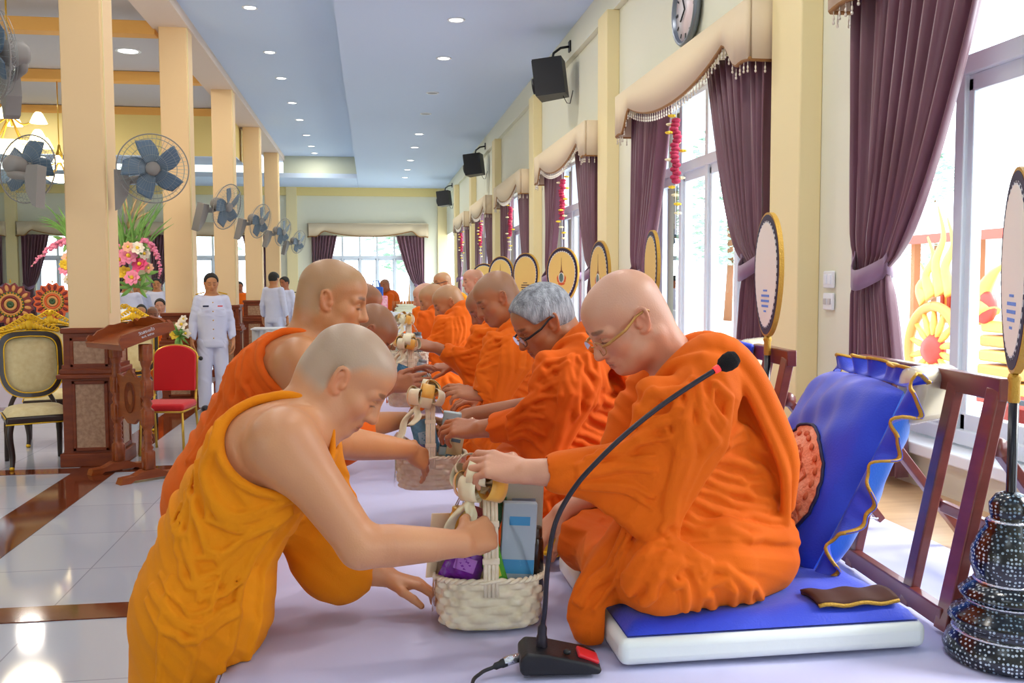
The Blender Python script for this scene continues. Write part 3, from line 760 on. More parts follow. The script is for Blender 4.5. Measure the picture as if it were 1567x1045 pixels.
def garland(y, nm):
    x = XR-.16; r = empty('flower_garland', (x, y, 2.8), 0, 'red and yellow flower garland hanging in the %s side window' % nm, 'garland', 'garlands in the side windows'); rnd = random.Random(int(y*10))
    g = MB(); g.tube([(.18, 0, .23), (0, 0, .1), (0, 0, -.85)], .004, 5); g.build('string', M_WHITE, r)
    g = MB()
    for i in range(16): g.ball((rnd.uniform(-.012, .012), rnd.uniform(-.012, .012), -.06-i*.028), (.034, .034, .02), n=10, m=5)
    g.build('core', mat('garland_red', '#c2355f', .8, nscale=60, col2='#a02038'), r)
    for i in range(12):
        a = rnd.uniform(0, 6.28); z = -.02-i*.062; d = .05 if i < 9 else .02; g = MB()
        c = V(d*math.cos(a), d*math.sin(a), z)
        for j in range(6):
            q = j*PI/3; g.ball(c+V(.016*math.cos(q), .016*math.sin(q), 0), (.014, .014, .009), n=6, m=4)
        g.ball(c, .013, n=6, m=4); g.build('blossom', MARI[i % 2], r)
MARI = (mat('blossom_yellow', '#f2cf3c', .8), mat('blossom_cream', '#f4ecc0', .8))

def lights_on_ceiling():
    Y1 = (10.26, 12.02, 14.23, 16.0, 18.2, 20.0, 22.15, 24.0, 25.8); Y2 = (12.2, 14.5, 16.3, 18.5, 20.4, 22.5, 24.3, 25.6)
    on = M_GLOW; off = mat('lamp_off', '#8f97a3', .4)
    def unit_(x, y, z, r, lab, lit=True, en=14):
        o = empty('ceiling_light', (x, y, z), 0, lab, 'ceiling light', 'recessed downlights')
        g = MB(); g.lathe([(r*.82, -.004), (r, -.012), (r*1.12, -.008), (r*1.14, .0)], n=20); g.build('rim', M_WHITE, o)
        g = MB(); g.lathe([(.001, -.006), (r*.85, -.006), (r*.85, -.002)], n=20); g.build('diffuser', on if lit else off, o)
        if lit:
            l = bpy.data.lights.new('downlight', 'AREA'); l.shape = 'DISK'; l.size = r*1.6; l.energy = en; l.color = (1, .93, .82); lo = bpy.data.objects.new('downlight', l); COL.objects.link(lo); lo.parent = o; lo.location = (0, 0, -.03)
    for i, y in enumerate(Y1): unit_(.93, y, CEIL, .085, '%s recessed downlight%s in the low ceiling by the windows' % (['first', 'second', 'third', 'fourth', 'fifth', 'sixth', 'seventh', 'eighth', 'ninth'][i], ', unlit,' if i in (2, 3) else ''), i not in (2, 3))
    for i, y in enumerate(Y2): unit_(-1.43, y, TRAY, .085, '%s recessed downlight in the raised tray ceiling' % ['first', 'second', 'third', 'fourth', 'fifth', 'sixth', 'seventh', 'eighth'][i])
    # lamps of the same kind nearer than the picture shows
    for x, y, z in ((.93, 8.3, CEIL), (.93, 6.3, CEIL), (.93, 4.3, CEIL), (-1.43, 10.1, TRAY), (-1.43, 8, TRAY), (-1.43, 6, TRAY), (-1.43, 4, TRAY), (.93, 2.3, CEIL), (-1.43, 2, TRAY)):
        l = bpy.data.lights.new('downlight', 'AREA'); l.shape = 'DISK'; l.size = .2; l.energy = 16; l.color = (1, .93, .82); lo = bpy.data.objects.new('downlight', l); COL.objects.link(lo); lo.location = (x, y, z-.03)
    p = onZ(196, 78, 5.14); unit_(p[0], p[1], 5.14, .17, 'large round lamp in the coffered ceiling between two columns', True, 30)
    for y in (6.9, 10.9, 18.8):
        l = bpy.data.lights.new('downlight', 'AREA'); l.shape = 'DISK'; l.size = .4; l.energy = 60; l.color = (1, .93, .82); lo = bpy.data.objects.new('downlight', l); COL.objects.link(lo); lo.location = (-6.5, y, 5.05)
def speakers():
    for i, y in enumerate((10.5, 18.4, 26.0)):
        x, z = XR-.27, 3.86; r = empty('loudspeaker', (x, y, z), 0, '%s black loudspeaker hung under the ceiling along the window wall' % ORD[i].replace('nearest', 'nearest').replace('second', 'middle').replace('third', 'farthest'), 'loudspeaker', 'loudspeakers on the window wall')
        R = Rz(-.35)@Rx(0)@Ry(-.12)
        g = MB(); g.prism([(-.17, -.19), (-.17, .19), (.15, .15), (.15, -.15)], -.20, .20, R, smooth=False); g.build('cabinet', M_BLACK, r)
        g = MB(); g.box(R@V(-.172, 0, 0), (.012, .36, .38), R, b=.005); g.build('grille', mat('speaker_grille', '#1a1b22', .7, bump=.5, bscale=500) if i == 0 else bpy.data.materials['speaker_grille'], r)
        g = MB(); Q = R@Ry(-PI/2)
        g.lathe([(.09, .0), (.085, .035), (.055, .04), (.03, .02), (.001, .018)], R@V(-.178, -.04, -.06), 18, Q); g.build('driver', M_BLACK, r)
        g = MB(); g.tube([(.205, 0, .36), (.10, 0, .34), (.02, 0, .28), (.0, 0, .19)], .014, 8); g.box((.202, 0, .36), (.02, .09, .12), b=.005); g.build('bracket', M_BLACK, r)
        g = MB(); g.tube([(.12, -.04, -.19), (.16, -.05, -.27), (.2, -.03, -.27), (.24, 0, -.12)], .005, 6); g.build('cable', M_BLACK, r)
def clock():
    y, z = 6.62, 3.55; r = empty('wall_clock', (XR-.02, y, z), 0, 'round wall clock above the second side window', 'clock'); Q = Ry(-PI/2)
    g = MB(); g.lathe([(.25, .0), (.26, .03), (.245, .05), (.225, .045), (.222, .02)], (0, 0, 0), 40, Q); g.build('rim', mat('clock_rim', '#7f8794', .3, .6), r)
    g = MB(); g.lathe([(.001, .022), (.225, .022), (.225, .0)], (0, 0, 0), 40, Q)
    g.build('dial', mat('clock_dial', '#e9eef5', .4, nscale=3, col2='#efd8dc'), r)
    g = MB()
    for i in range(12):
        a = i*PI/6; g.box(Q@V(.19*math.cos(a), .19*math.sin(a), .026), (.004, .012, .03) if i % 3 else (.004, .018, .045), Rx(-a+PI/2*0))
    g.build('hour_mark', M_BLACK, r)
    for n, L, a in (('hour_hand', .11, 2.2), ('minute_hand', .17, .5)):
        g = MB(); g.tube([(-.032, 0, 0), (-.032, L*math.sin(a), L*math.cos(a))], .006, 6); g.build(n, M_BLACK, r)
# ---- seated monks of the right-hand row.  local axes: f forward, l to his left, z up from the seat
PLAT = .77
class Seat:
    def __init__(s, X, Y, z, lean=0.0, yaw=0.0):
        s.o = V(X, Y, z); s.lean = lean; s.F = V(-math.cos(yaw), -math.sin(yaw), 0); s.L = V(math.sin(yaw), -math.cos(yaw), 0)
    def __call__(s, f, l, z): return s.o+(f+s.lean*z)*s.F+l*s.L+V(0, 0, z)
    def px(s, x, y, l):
        """a point of the pose, noted on the front monk"""
        p = onY(x, y, 2.35-l); return s(.93-p[0], l, p[2]-.87)
def seated_monk(label, X, Y, ear, pitch, turn, wl, kl, wr, kr, skin='tan', m=None, lean=0.0, sc=1.0, h=.004, hr=.006, hair=None, specs=None, full=1, z0=.87, group='monks seated along the window side', right_bare=None, seed=1, yaw=0.0, detail=True):
    """ear: world point of his left ear; wl, kl left wrist and knuckles; wr, kr right ones"""
    m = m or M_ROBE; T = Seat(X, Y, z0, lean, yaw); P = T.px
    root = wempty('person', (X, Y, z0-.03), label, 'person', group); fg = Fig(skin, seed)
    fw = -math.cos(pitch)*(math.cos(turn)*V(1, 0, 0)+math.sin(turn)*V(0, 1, 0))+V(0, 0, -math.sin(pitch))
    fg.head(ear, fw, sc=sc, side=1, neck=T(.12, 0, .49), nr=(.06, .07), jowl=.005, full=full)
    S = fg.sk; S.chain([T(-.0, 0, .1), T(.0, 0, .3), T(.06, 0, .45), T(.10, 0, .50)], [.11, .11, .10, .07], k=.03)
    for q in (1, -1): S.cap(T(.09, 0, .49), T(.14, q*.16, .49), .06, .05, k=.03)
    wl, kl, wr, kr = [np.asarray(q, float) for q in (wl, kl, wr, kr)]
    el = T(.27, .2, .30); fg.arm(T(.14, .18, .49), el, wl, (.05, .045, .043, .029))
    fg.hand(wl+unit(kl-wl)*.005, kl-wl, V(-.18, -.55, .8), thumb=1, curl=(.25, .3, .35, .5), bend=(.55, .55, .6, .7), spread=.07, th=(.25, .45), sc=1.03)
    if right_bare: sr, er = [np.asarray(q, float) for q in right_bare]
    else: sr, er = T(.13, -.19, .49), T(.22, -.2, .22)
    fg.arm(sr, er, wr, (.05, .045, .041, .028))
    fg.hand(wr, kr-wr, V(-.4, -.3, .85), thumb=-1, curl=(.4, .45, .5, .55), bend=(.5, .5, .5, .5), th=(.3, .3), sc=1.0)
    fg.body(root, (X-.80, Y-.40, z0-.01), (X+.25, Y+.52, z0+.86), h)
    if specs: fg.spectacles(root, specs[0], specs[1])
    if hair: fg.hair(root, hair, h)
    R = fg.rb; fo = lambda *a: a; rs = seed*7
    # crossed legs and lap
    R.ell(T(.115, 0, .05), V(.265, .27, .112), k=.05)
    R.chain([T(.0, .115, .08), T(.12, .225, .088), T(.27, .262, .075)], [.115, .10, .085], k=.05, fold=(.006, (P(1012, 838, .3), T.L), 15, .9, .7, 1.2))
    R.chain([T(.28, .26, .07), T(.36, .12, .06), T(.34, -.08, .05)], [.085, .07, .065], k=.04, fold=(.005, (P(1012, 838, .3), T.L), 22, .9, 1.7))
    R.chain([T(.0, -.14, .085), T(.12, -.26, .085), T(.30, -.27, .08), T(.37, -.1, .06)], [.12, .11, .09, .075], k=.05, fold=(.006, unit(V(1, .5, 1)), 90, 1, 2))
    # trunk
    R.chain([T(.02, 0, .09), T(.0, 0, .22), T(.025, 0, .39), T(.06, 0, .50)], [.145, .135, .13, .105], k=.04, sq=(T.L, 1.22), fold=(.010, unit(V(.28, .1, .95)), 105, 1.1, .4+rs, 1.3))
    R.chain([T(.125, .17, .515), T(.085, .06, .55), T(.08, -.06, .545), T(.12, -.17, .51)], [.070, .072, .07, .07], k=.04, n=8, fold=(.006, unit(V(.7, .7, .3)), 110, 1.0, 2+rs, 1.5))
    R.chain([T(.17, .03, .40), T(.20, .03, .28), T(.22, .04, .18)], [.09, .09, .09], k=.04, fold=(.009, unit(V(.6, .3, .7)), 100, 1, 2.2+rs))
    # right sleeve, mostly hidden
    if right_bare: R.chain([T(.10, -.12, .49), T(.08, -.15, .36), T(.1, -.15, .2)], [.09, .09, .09], k=.04)
    else: R.chain([T(.12, -.19, .50), T(.19, -.22, .36), T(.25, -.2, .24)], [.08, .085, .07], k=.03, fold=(.008, unit(V(.6, .2, .7)), 110, 1, 2))
    # left sleeve: upper arm, forearm, hanging drape
    cu = el+(wl-el)*.70; cu2 = cu+(wl-el)*.03
    dn = V(0, 0, -1)
    R.chain([T(.13, .17, .51), T(.19, .21, .41), T(.27, .20, .31)], [.08, .088, .08], k=.025, fold=(.009, unit(V(.85, -.1, .5)), 95, 1.2, 1.1+rs, 1.2))
    R.chain([T(.25, .20, .32), el*.5+cu*.5, cu2], [.08, .066, .052], k=.02, fold=(.005, unit(V(-.35, .1, .92)), 120, 1.3, 3+rs, 1.2))
    R.tri(cu+V(.03, 0, -.03), P(1000, 822, .27), P(1040, 660, .24), .016, k=.02, fold=(.008, unit(V(-.62, .0, .78)), 100, 1.3, .5+rs, 1.2))
    R.tri(cu*.6+el*.4+dn*.03, P(1000, 820, .27), P(1085, 640, .22), .024, k=.03, fold=(.008, unit(V(-.80, 0, .55)), 100, 1.2, 1.9+rs, 1.2))
    R.tri(P(1090, 610, .19), P(1185, 850, .14), P(1030, 830, .24), .03, k=.04, fold=(.009, unit(V(.35, 0, .93)), 100, 1.2, 3+rs))
    R.tri(P(1000, 600, .2), P(1090, 600, .2), P(985, 700, .22), .04, k=.03, fold=(.007, unit(V(.5, 0, .86)), 110, 1.2, 3+rs))
    R.cap(P(1017, 815, .28), P(1012, 842, .285), .018, .013, k=.012); R.ell(P(1018, 838, .29), V(.02, .016, .014), k=.008)
    if detail:
        # pleats gathered from the shoulder to a knot beside the lap
        R.pleats([P(1035, 600, .25), P(1035, 680, .28), P(1020, 770, .285), P(1012, 832, .28)], [P(1098, 590, .22), P(1092, 680, .25), P(1050, 770, .27), P(1022, 830, .28)], 6, .016, k=.014, r1=.009, seed=3+seed)
        R.pleats([P(1000, 650, .27), P(950, 670, .265), cu+V(.02, -.05, .03)], [P(1000, 800, .28), P(960, 770, .27), cu+V(.03, -.05, -.03)], 5, .009, k=.014, seed=5+seed)
        R.pleats([P(1060, 560, .25), P(1010, 590, .27), P(960, 620, .25)], [P(1030, 680, .285), P(960, 690, .275), P(890, 700, .24)], 5, .009, k=.016, seed=8+seed)
        # cloth swept round the side and back
        R.pleats([P(1100, 640, .2), P(1150, 650, .15), P(1195, 690, .08)], [P(1040, 820, .27), P(1120, 860, .25), P(1205, 850, .12)], 9, .012, k=.022, jit=.004, seed=2+seed)
        R.pleats([P(1018, 840, .29), P(1000, 870, .33), P(960, 905, .32)], [P(1022, 838, .28), P(1100, 868, .30), P(1170, 900, .22)], 8, .011, k=.018, jit=.004, seed=4+seed)
        R.pleats([P(1000, 830, .29), P(960, 850, .31), P(925, 890, .30)], [P(1010, 838, .29), P(990, 872, .33), P(965, 910, .32)], 5, .010, k=.016, seed=9+seed)
    # folded shawl strip over the left shoulder, down the back and down the front
    st = [T(.265, .05, .34), T(.25, .07, .43), T(.195, .10, .52), T(.11, .13, .59), T(.04, .135, .55), T(-.025, .135, .435), T(-.075, .13, .32), T(-.085, .12, .2)]
    R.chain(st, [.022, .028, .036, .042, .043, .044, .042, .030], k=.010, n=24, sq=(T.L, 1.6))
    R.chain([p+V(-.012, -.062, -.016) for p in st[3:]], .007, k=.006, n=20)
    R.chain([p+V(-.02, -.066, -.03) for p in st[3:]], .012, k=.012, n=20)
    R.chain([P(985, 640, .1), P(1000, 600, .12), P(1030, 560, .15), P(1075, 548, .2)], [.012, .015, .017, .014], k=.012, n=10)
    # the front end hanging off the cushion
    R.chain([T(.27, .14, .22), T(.35, .17, .10), T(.41, .19, -.0), T(.425, .2, -.06)], [.045, .055, .062, .05], k=.018, n=8, sq=(unit(V(.4, .9, 0)), .75), fold=(.006, unit(V(.8, -.5, -.4)), 85, .6, .7))
    if detail: R.pleats([P(950, 790, .2), P(905, 860, .25), P(872, 925, .25)], [P(985, 800, .2), P(950, 870, .27), P(912, 935, .25)], 3, .008, k=.012, seed=1)
    # openings
    R.cap(cu2+unit(wl-el)*.06, cu+(wl-el)*-.02, .032, .036, k=.008, sub=True)
    nb = T(.12, 0, .49); R.cap(nb+V(-.03, 0, .02), fg.hl(-.03, 0, -.05)+V(-.02, 0, 0), .066, .07, k=.012, sub=True)
    if right_bare: R.cap(sr, er, .052, .045, k=.01, sub=True)
    else: R.cap(er*.4+wr*.6, wr, .042, .04, k=.01, sub=True)
    R.plane(T(0, 0, -.098), V(0, 0, -1))
    mx = .535 if Y < 2.6 else .50 if Y < 4.6 else .45 if Y < 9 else X-.32; R.box(V(mx+1, Y, .5), V(1.003, 2, .367), rd=.008, k=.008, sub=True)
    fg.cloth(root, m, (X-.58, Y-.45, z0-.12), (X+.30, Y+.45, z0+.72), hr)
    return root

def right_row():
    g = V
    seated_monk('older monk with tan-armed spectacles in orange robe, before the big blue pillow', .93, 2.35, onY(984, 494, 2.275), .60, .12,
                onY(806, 722, 2.17), onY(757, 716, 2.2)+V(0, .01, .004), onY(860, 785, 2.5), onY(825, 822, 2.5), 'pale', M_ROBE, sc=1.03, h=.0026, hr=.0042, specs=(M_GLASSF, M_GLASSF), seed=0)
    seated_monk('grey-haired monk with dark-framed spectacles in orange robe', .83, 3.2, onY(848, 496, 3.12), .56, .15,
                onY(737, 656, 3.06), onY(703, 655, 3.10), onY(715, 636, 3.46), onY(688, 645, 3.46), 'mid', M_ROBE2, sc=1.0, h=.0032, hr=.005, specs=(M_GLASSB, M_GLASSB), hair=M_HAIRG,
                right_bare=(V(.70, 3.38, 1.33), onY(838, 622, 3.42)), seed=1)
    seated_monk('bald bare-eared monk sitting just behind the grey-haired monk', .80, 4.35, onY(770, 458, 4.27), .50, .10,
                onY(735, 604, 4.12), onY(712, 600, 4.12), onY(740, 612, 4.5), onY(715, 612, 4.5), 'mid', M_ROBE, sc=1.0, h=.0045, hr=.0065, seed=2)
    seated_monk('monk mostly hidden behind the second bald monk, long orange sleeve stretched out', .82, 5.1, onY(752, 470, 5.02), .62, .05,
                onY(668, 532, 4.92), onY(645, 527, 4.92), onY(690, 560, 5.3), onY(670, 562, 5.3), 'brown', M_ROBE, h=.006, hr=.008, full=1, seed=3)
    seated_monk('bald monk with face turned down in the middle of the window-side row', .72, 6.45, onY(691, 465, 6.37), .48, .05,
                onY(648, 532, 6.2), onY(632, 530, 6.2), onY(650, 545, 6.5), onY(635, 546, 6.5), 'tan', M_ROBE, h=.007, hr=.009, seed=4)
    seated_monk('bald monk in orange robe half hidden at the bend of the row', .66, 7.4, onY(665, 460, 7.32), .40, .0,
                onY(633, 520, 7.2), onY(620, 520, 7.2), onY(640, 528, 7.5), onY(628, 530, 7.5), 'tan', M_ROBE2, h=.008, hr=.011, seed=5, detail=False)
    seated_monk('upright monk with dark spectacles seen between two bowed heads', .97, 10.8, onY(682, 434, 10.72), .05, .35,
                V(.55, 10.6, 1.02), V(.47, 10.6, 1.0), V(.57, 11.0, 1.0), V(.5, 11.0, .98), 'tan', M_ROBEY, lean=-.2, h=.008, hr=.011, specs=(M_GLASSB, M_GLASSB), seed=6, detail=False)
    seated_monk('pale upright monk partly hidden behind the row, below the farther oval fans', 1.12, 9.4, onY(729, 431, 9.32), .12, .2,
                V(.68, 9.25, 1.02), V(.6, 9.25, 1.0), V(.7, 9.6, 1.0), V(.62, 9.6, .98), 'pale', M_ROBEY, lean=-.2, h=.008, hr=.011, seed=7, detail=False)
    seated_monk('monk at the left end of the row, face half hidden by his neighbour', .66, 8.4, onY(653, 456, 8.32), .30, .0,
                V(.12, 8.2, 1.05), V(.06, 8.2, 1.03), V(.17, 8.55, 1.0), V(.1, 8.55, .98), 'pale', M_ROBE, h=.009, hr=.012, seed=8, detail=False)

# ---- monks standing on the left, bowed over the platform
def bowed_monk(label, Y, J, ear, pitch, turn, skin, m, h, hr, sc=1.0, group='monks bowing on the left of the platform', pleat=None, side=-1, hands=None, lump=None, vest=None, foot=None, gap=None, full=1):
    """J: joints as picture points at their depth: pelvis waist chest neck (x, y), right shoulder, elbow, wrist, knuckles (x, y, Y)"""
    p2 = lambda k: onY(J[k][0], J[k][1], J[k][2] if len(J[k]) > 2 else Y)
    pel, wai, che, nek = [p2(k) for k in ('pelvis', 'waist', 'chest', 'neck')]
    root = wempty('person', (foot[0], Y, 0), label, 'person', group); fg = Fig(skin, int(Y*10)); S = fg.sk
    fw = math.cos(pitch)*(math.cos(turn)*V(1, 0, 0)+math.sin(turn)*V(0, 1, 0))+V(0, 0, -math.sin(pitch))
    fg.head(ear, fw, sc=sc, side=side, neck=nek, nr=(.062, .072), jowl=.006, full=full)
    lat = V(0, 1, 0)
    S.chain([pel, wai, che, che*.35+nek*.65], [.125, .118, .122, .085], k=.04, n=10, sq=(lat, 1.25))
    sh, el, wr, kn = [p2(k) for k in ('shoulder', 'elbow', 'wrist', 'knuckle')]
    S.cap(nek*.6+che*.4, sh*.85+che*.15, .078, .066, k=.07); S.ell(che*.55+sh*.45+V(-.04, 0, -.01), (.10, .06, .11), k=.07)
    fg.arm(sh, el, wr, J.get('arm', (.062, .046, .044, .029)))
    hk = J['hand']; fg.hand(wr, kn-wr, V(*hk['n']), thumb=hk['thumb'], curl=hk['curl'], bend=hk['bend'], spread=hk.get('spread', .06), th=hk['th'], sc=hk.get('sc', 1.05))
    s2 = che*.5+nek*.5+V(.02, .2, -.04); S.cap(nek*.6+che*.4, s2, .07, .06, k=.05)
    e2, w2, k2 = hands; fg.arm(s2, e2, w2, (.055, .045, .042, .028)); fg.hand(w2, k2-w2, V(.2, .1, 1), thumb=1, curl=(.3, .3, .35, .4), bend=(.4, .4, .4, .4), th=(.3, .3), sc=1.0)
    # legs and feet down to the floor
    for q in (-.09, .09):
        S.chain([pel+V(0, q, -.05), V(foot[0]+.02, Y+q, .48), V(foot[0], Y+q, .08)], [.10, .07, .045], k=.04)
        S.cap(V(foot[0]-.03, Y+q, .04), V(foot[0]+.15, Y+q, .03), .038, .03, k=.03)
    allp = np.array([pel, wai, che, nek, sh, el, wr, kn, e2, w2, k2, ear, np.asarray(ear)+fw*.2, V(foot[0]-.1, Y, 0)])
    lo, hi = allp.min(0)-.26, allp.max(0)+.26; lo[2] = -.03
    # the body is modelled in full; hidden legs come at the same resolution
    fg.body(root, lo, hi, h)
    R = fg.rb
    fd = unit(np.cross(lat, che-pel)); up = unit(che-pel)
    R.chain([pel, wai, che, che*.42+nek*.58], [.15, .136, .137, .098], k=.04, n=10, sq=(lat, 1.27), fold=(.008, unit(up*.9+fd*.45), 105, .55, .5, 1.3, .7))
    R.chain([pel, V(foot[0]+.01, Y, .55), V(foot[0], Y, .12)], [.15, .125, .13], k=.06, sq=(lat, 1.45), fold=(.006, unit(V(.5, .76, .32)), 62, 1.2, 1, 1.3))
    R.chain([nek*.72+che*.28+V(-.045, .07, -.05), che+V(-.035, .05, 0), wai+V(-.01, .03, 0)], [.088, .128, .13], k=.04, n=8, sq=(lat, 1.2), fold=(.006, unit(up*.9+fd*.45), 105, .55, .5, 1.3, .7))
    R.cap(che*.5+nek*.5+V(-.0, .05, 0), s2, .10, .085, k=.05, fold=(.006, unit(V(1, .2, .5)), 90, 1, 2))
    R.chain([s2, e2], [.09, .085], k=.04, fold=(.008, unit(V(.4, .1, .9)), 90, 1, 1)); 
    if lump is not None:
        for c, r in lump: R.ell(c, r, k=.05, fold=(.006, unit(V(.6, .3, .7)), 80, 1, 1.4))
    R.tri(che+V(.1, .14, -.02), e2+V(0, 0, -.04), wai+V(.12, .12, 0), .035, k=.06, fold=(.009, unit(V(.8, .1, -.5)), 80, 1, .3))
    R.ell(che*.55+sh*.45+V(-.04, 0, -.01), (.113, .073, .123), k=.07); R.cap(nek*.6+che*.4, sh*.85+che*.15, .088, .079, k=.07)
    # bare right shoulder
    rims = [R.rim(*g) for g in gap]
    for g in gap: R.ell(g[0], g[1], g[2] if len(g) > 2 else None, k=.012, sub=True)
    R.cap(sh, el, .085, .06, k=.02, sub=True)
    nb = nek; R.cap(nek*.9+che*.1+V(.03, 0, 0), fg.hl(-.02, 0, -.06), .078, .085, k=.015, sub=True)
    R.cap(e2*.35+w2*.65, w2, .036, .04, k=.01, sub=True)
    for rm in rims:
        for c in rm:
            c = [c[0]]+[(a+2*b+d)/4 for a, b, d in zip(c[:-2], c[1:-1], c[2:])]+[c[-1]]
            R.chain(c, [.007, .011, .012, .011, .007], k=.008)
    for a, b, n, r, sd in (pleat or []): R.pleats(a, b, n, r, k=.016, jit=.003, seed=sd, seg=14)
    R.plane(V(0, 0, .10), V(0, 0, -1)); R.box(V(.712, Y, .36), V(1.05, 4, .407), rd=.008, k=.008, sub=True)
    lo2 = np.array([pel, che, nek, s2, e2, V(foot[0], Y, .05)]).min(0)-.26; hi2 = np.array([pel, che, nek, s2, e2]).max(0)+.26
    if lump is not None:
        for c, r in lump: hi2 = np.maximum(hi2, np.asarray(c)+np.asarray(r)+.04)
    lo2[2] = .06
    fg.cloth(root, m, lo2, hi2, hr)
    if vest is not None:
        v = Sculpt(); v.chain(vest, [.02, .03, .026], k=.01, n=6, sq=(V(.2, 1, 0), .6)); a, b = v.mesh(np.min(vest, 0)-.06, np.max(vest, 0)+.06, .006)
        tag(np_mesh('vest', a, b, M_VEST, root), 'bright yellow edge of an undervest')
    return root

def left_row():
    Q = lambda x, y, Y=2.14: onY(x, y, Y)
    L = 'seated'
    edge = [Q(420, 588, 2.2), Q(345, 650), Q(331, 700, 2.1), Q(352, 745, 2.1), Q(400, 762, 2.1), Q(462, 748, 2.1)]
    bowed_monk('young bowing monk in the saffron robe, his fist on the basket handle', 2.3,
        dict(pelvis=(312, 925), waist=(345, 815), chest=(412, 715), neck=(468, 640), shoulder=(436, 676, 2.10), elbow=(552, 836, 2.08), wrist=(706, 832, 2.13), knuckle=(757, 812, 2.19),
             arm=(.062, .047, .045, .030), hand=dict(n=(.35, -.75, .55), thumb=-1, curl=(1.2, 1.25, 1.3, 1.3), bend=(1.25, 1.25, 1.25, 1.25), th=(.55, .75), sc=1.0, spread=.03)),
        onY(517, 586, 2.225), .72, -.05, 'fair', M_ROBEY, .0028, .0042, sc=1.05,
        hands=(onY(520, 860, 2.45), onY(592, 882, 2.45), onY(632, 892, 2.44)),
        lump=[(onY(520, 880, 2.45), (.085, .08, .06)), (onY(490, 850, 2.45), (.07, .08, .08))],
        vest=[onY(484, 645, 2.31), onY(492, 680, 2.28), onY(492, 735, 2.30)], foot=(-.48,),
        gap=[(onY(436, 672, 2.07), (.178, .20, .136), Ry(.25))],
        pleat=[([Q(385, 600, 2.3), Q(318, 660, 2.15), Q(303, 715), Q(330, 775, 2.1), Q(395, 790, 2.1), Q(465, 775, 2.1)], [Q(285, 670, 2.2), Q(285, 720), Q(300, 800, 2.08), Q(380, 832, 2.08), Q(470, 800, 2.1)], 4, .0085, 1),
               ([Q(300, 690, 2.2), Q(262, 770, 2.1), Q(300, 840, 2.05), Q(400, 850, 2.05), Q(465, 815, 2.1)], [Q(262, 780, 2.2), Q(235, 850, 2.1), Q(290, 905, 2.03), Q(390, 905, 2.05), Q(455, 850, 2.1)], 5, .008, 2),
               ([Q(455, 800, 2.1), Q(430, 880, 2.05), Q(380, 970, 2.05), Q(330, 1060, 2.1)], [Q(470, 810, 2.2), Q(455, 880, 2.2), Q(400, 980, 2.2), Q(345, 1060, 2.2)], 2, .010, 3),
               ([Q(230, 880, 2.15), Q(225, 960, 2.1), Q(225, 1060, 2.1)], [Q(420, 880, 2.05), Q(360, 970, 2.05), Q(320, 1060, 2.1)], 2, .007, 4),
               ([Q(240, 870, 2.15), Q(290, 930, 2.05), Q(400, 900, 2.05)], [Q(230, 930, 2.15), Q(290, 1000, 2.05), Q(380, 960, 2.05)], 4, .006, 7)])
    bowed_monk('older bald monk bowing second on the left, bare shoulder above the young monk', 2.95,
        dict(pelvis=(335, 760, 2.95), waist=(365, 690, 2.95), chest=(425, 600, 2.95), neck=(470, 530, 2.95), shoulder=(462, 555, 2.76), elbow=(505, 676, 2.72), wrist=(625, 688, 3.04), knuckle=(652, 706, 3.10),
             arm=(.062, .048, .045, .030), hand=dict(n=(.3, -.75, .55), thumb=-1, curl=(.55, .5, .45, .4), bend=(.25, .3, .3, .3), th=(-.1, .15), sc=1.0, spread=.3)),
        onY(499, 463, 2.87), .26, -.08, 'tan', M_ROBE2, .0036, .0055, sc=1.0,
        hands=(onY(535, 655, 3.1), onY(618, 642, 3.36), onY(645, 640, 3.38)),
        lump=[(onY(525, 690, 3.1), (.05, .06, .045)), (onY(560, 618, 3.2), (.05, .05, .035))],
        foot=(-.5,), gap=[(onY(462, 545, 2.66), (.19, .24, .13), Ry(.55))],
        pleat=[([onY(415, 505, 2.95), onY(375, 560, 2.8), onY(378, 605, 2.75), onY(450, 625, 2.75)], [onY(395, 530, 2.95), onY(340, 620, 2.85), onY(330, 680, 2.8), onY(420, 660, 2.75)], 6, .008, 1),
               ([onY(400, 520, 3), onY(350, 610, 2.9), onY(300, 710, 2.85)], [onY(420, 500, 2.9), onY(375, 600, 2.8), onY(330, 720, 2.8)], 4, .009, 6)])
    bowed_monk('deeply bowed bald monk third on the left, only his head and hand in view', 4.3,
        dict(pelvis=(430, 690, 4.3), waist=(455, 630, 4.3), chest=(505, 570, 4.3), neck=(545, 540, 4.3), shoulder=(530, 555, 4.15), elbow=(560, 608, 4.1), wrist=(598, 590, 4.15), knuckle=(615, 588, 4.15),
             hand=dict(n=(.1, -1, .1), thumb=-1, curl=(.3, .3, .35, .4), bend=(.4, .4, .4, .5), th=(.4, .4), sc=1.0)),
        onY(563, 508, 4.22), .95, -.05, 'brown', M_ROBE, .005, .008, sc=1.0,
        hands=(onY(560, 600, 4.45), onY(612, 580, 4.5), onY(628, 570, 4.5)), foot=(-.55,), gap=[(onY(535, 545, 4.0), (.18, .22, .13))])
    bowed_monk('bald monk whose head shows behind the older bowing monk', 6.0,
        dict(pelvis=(475, 600, 6.0), waist=(490, 560, 6.0), chest=(525, 515, 6.0), neck=(552, 488, 6.0), shoulder=(540, 500, 5.85), elbow=(560, 535, 5.8), wrist=(590, 530, 5.85), knuckle=(602, 530, 5.85),
             hand=dict(n=(.1, -1, .1), thumb=-1, curl=(.3, .3, .35, .4), bend=(.4, .4, .4, .5), th=(.4, .4), sc=1.0)),
        onY(555, 465, 5.92), .45, 0, 'brown', M_ROBE, .007, .010, sc=1.0,
        hands=(onY(560, 530, 6.15), onY(592, 528, 6.2), onY(604, 528, 6.2)), foot=(-.6,), gap=[(onY(548, 495, 5.7), (.18, .22, .13))])
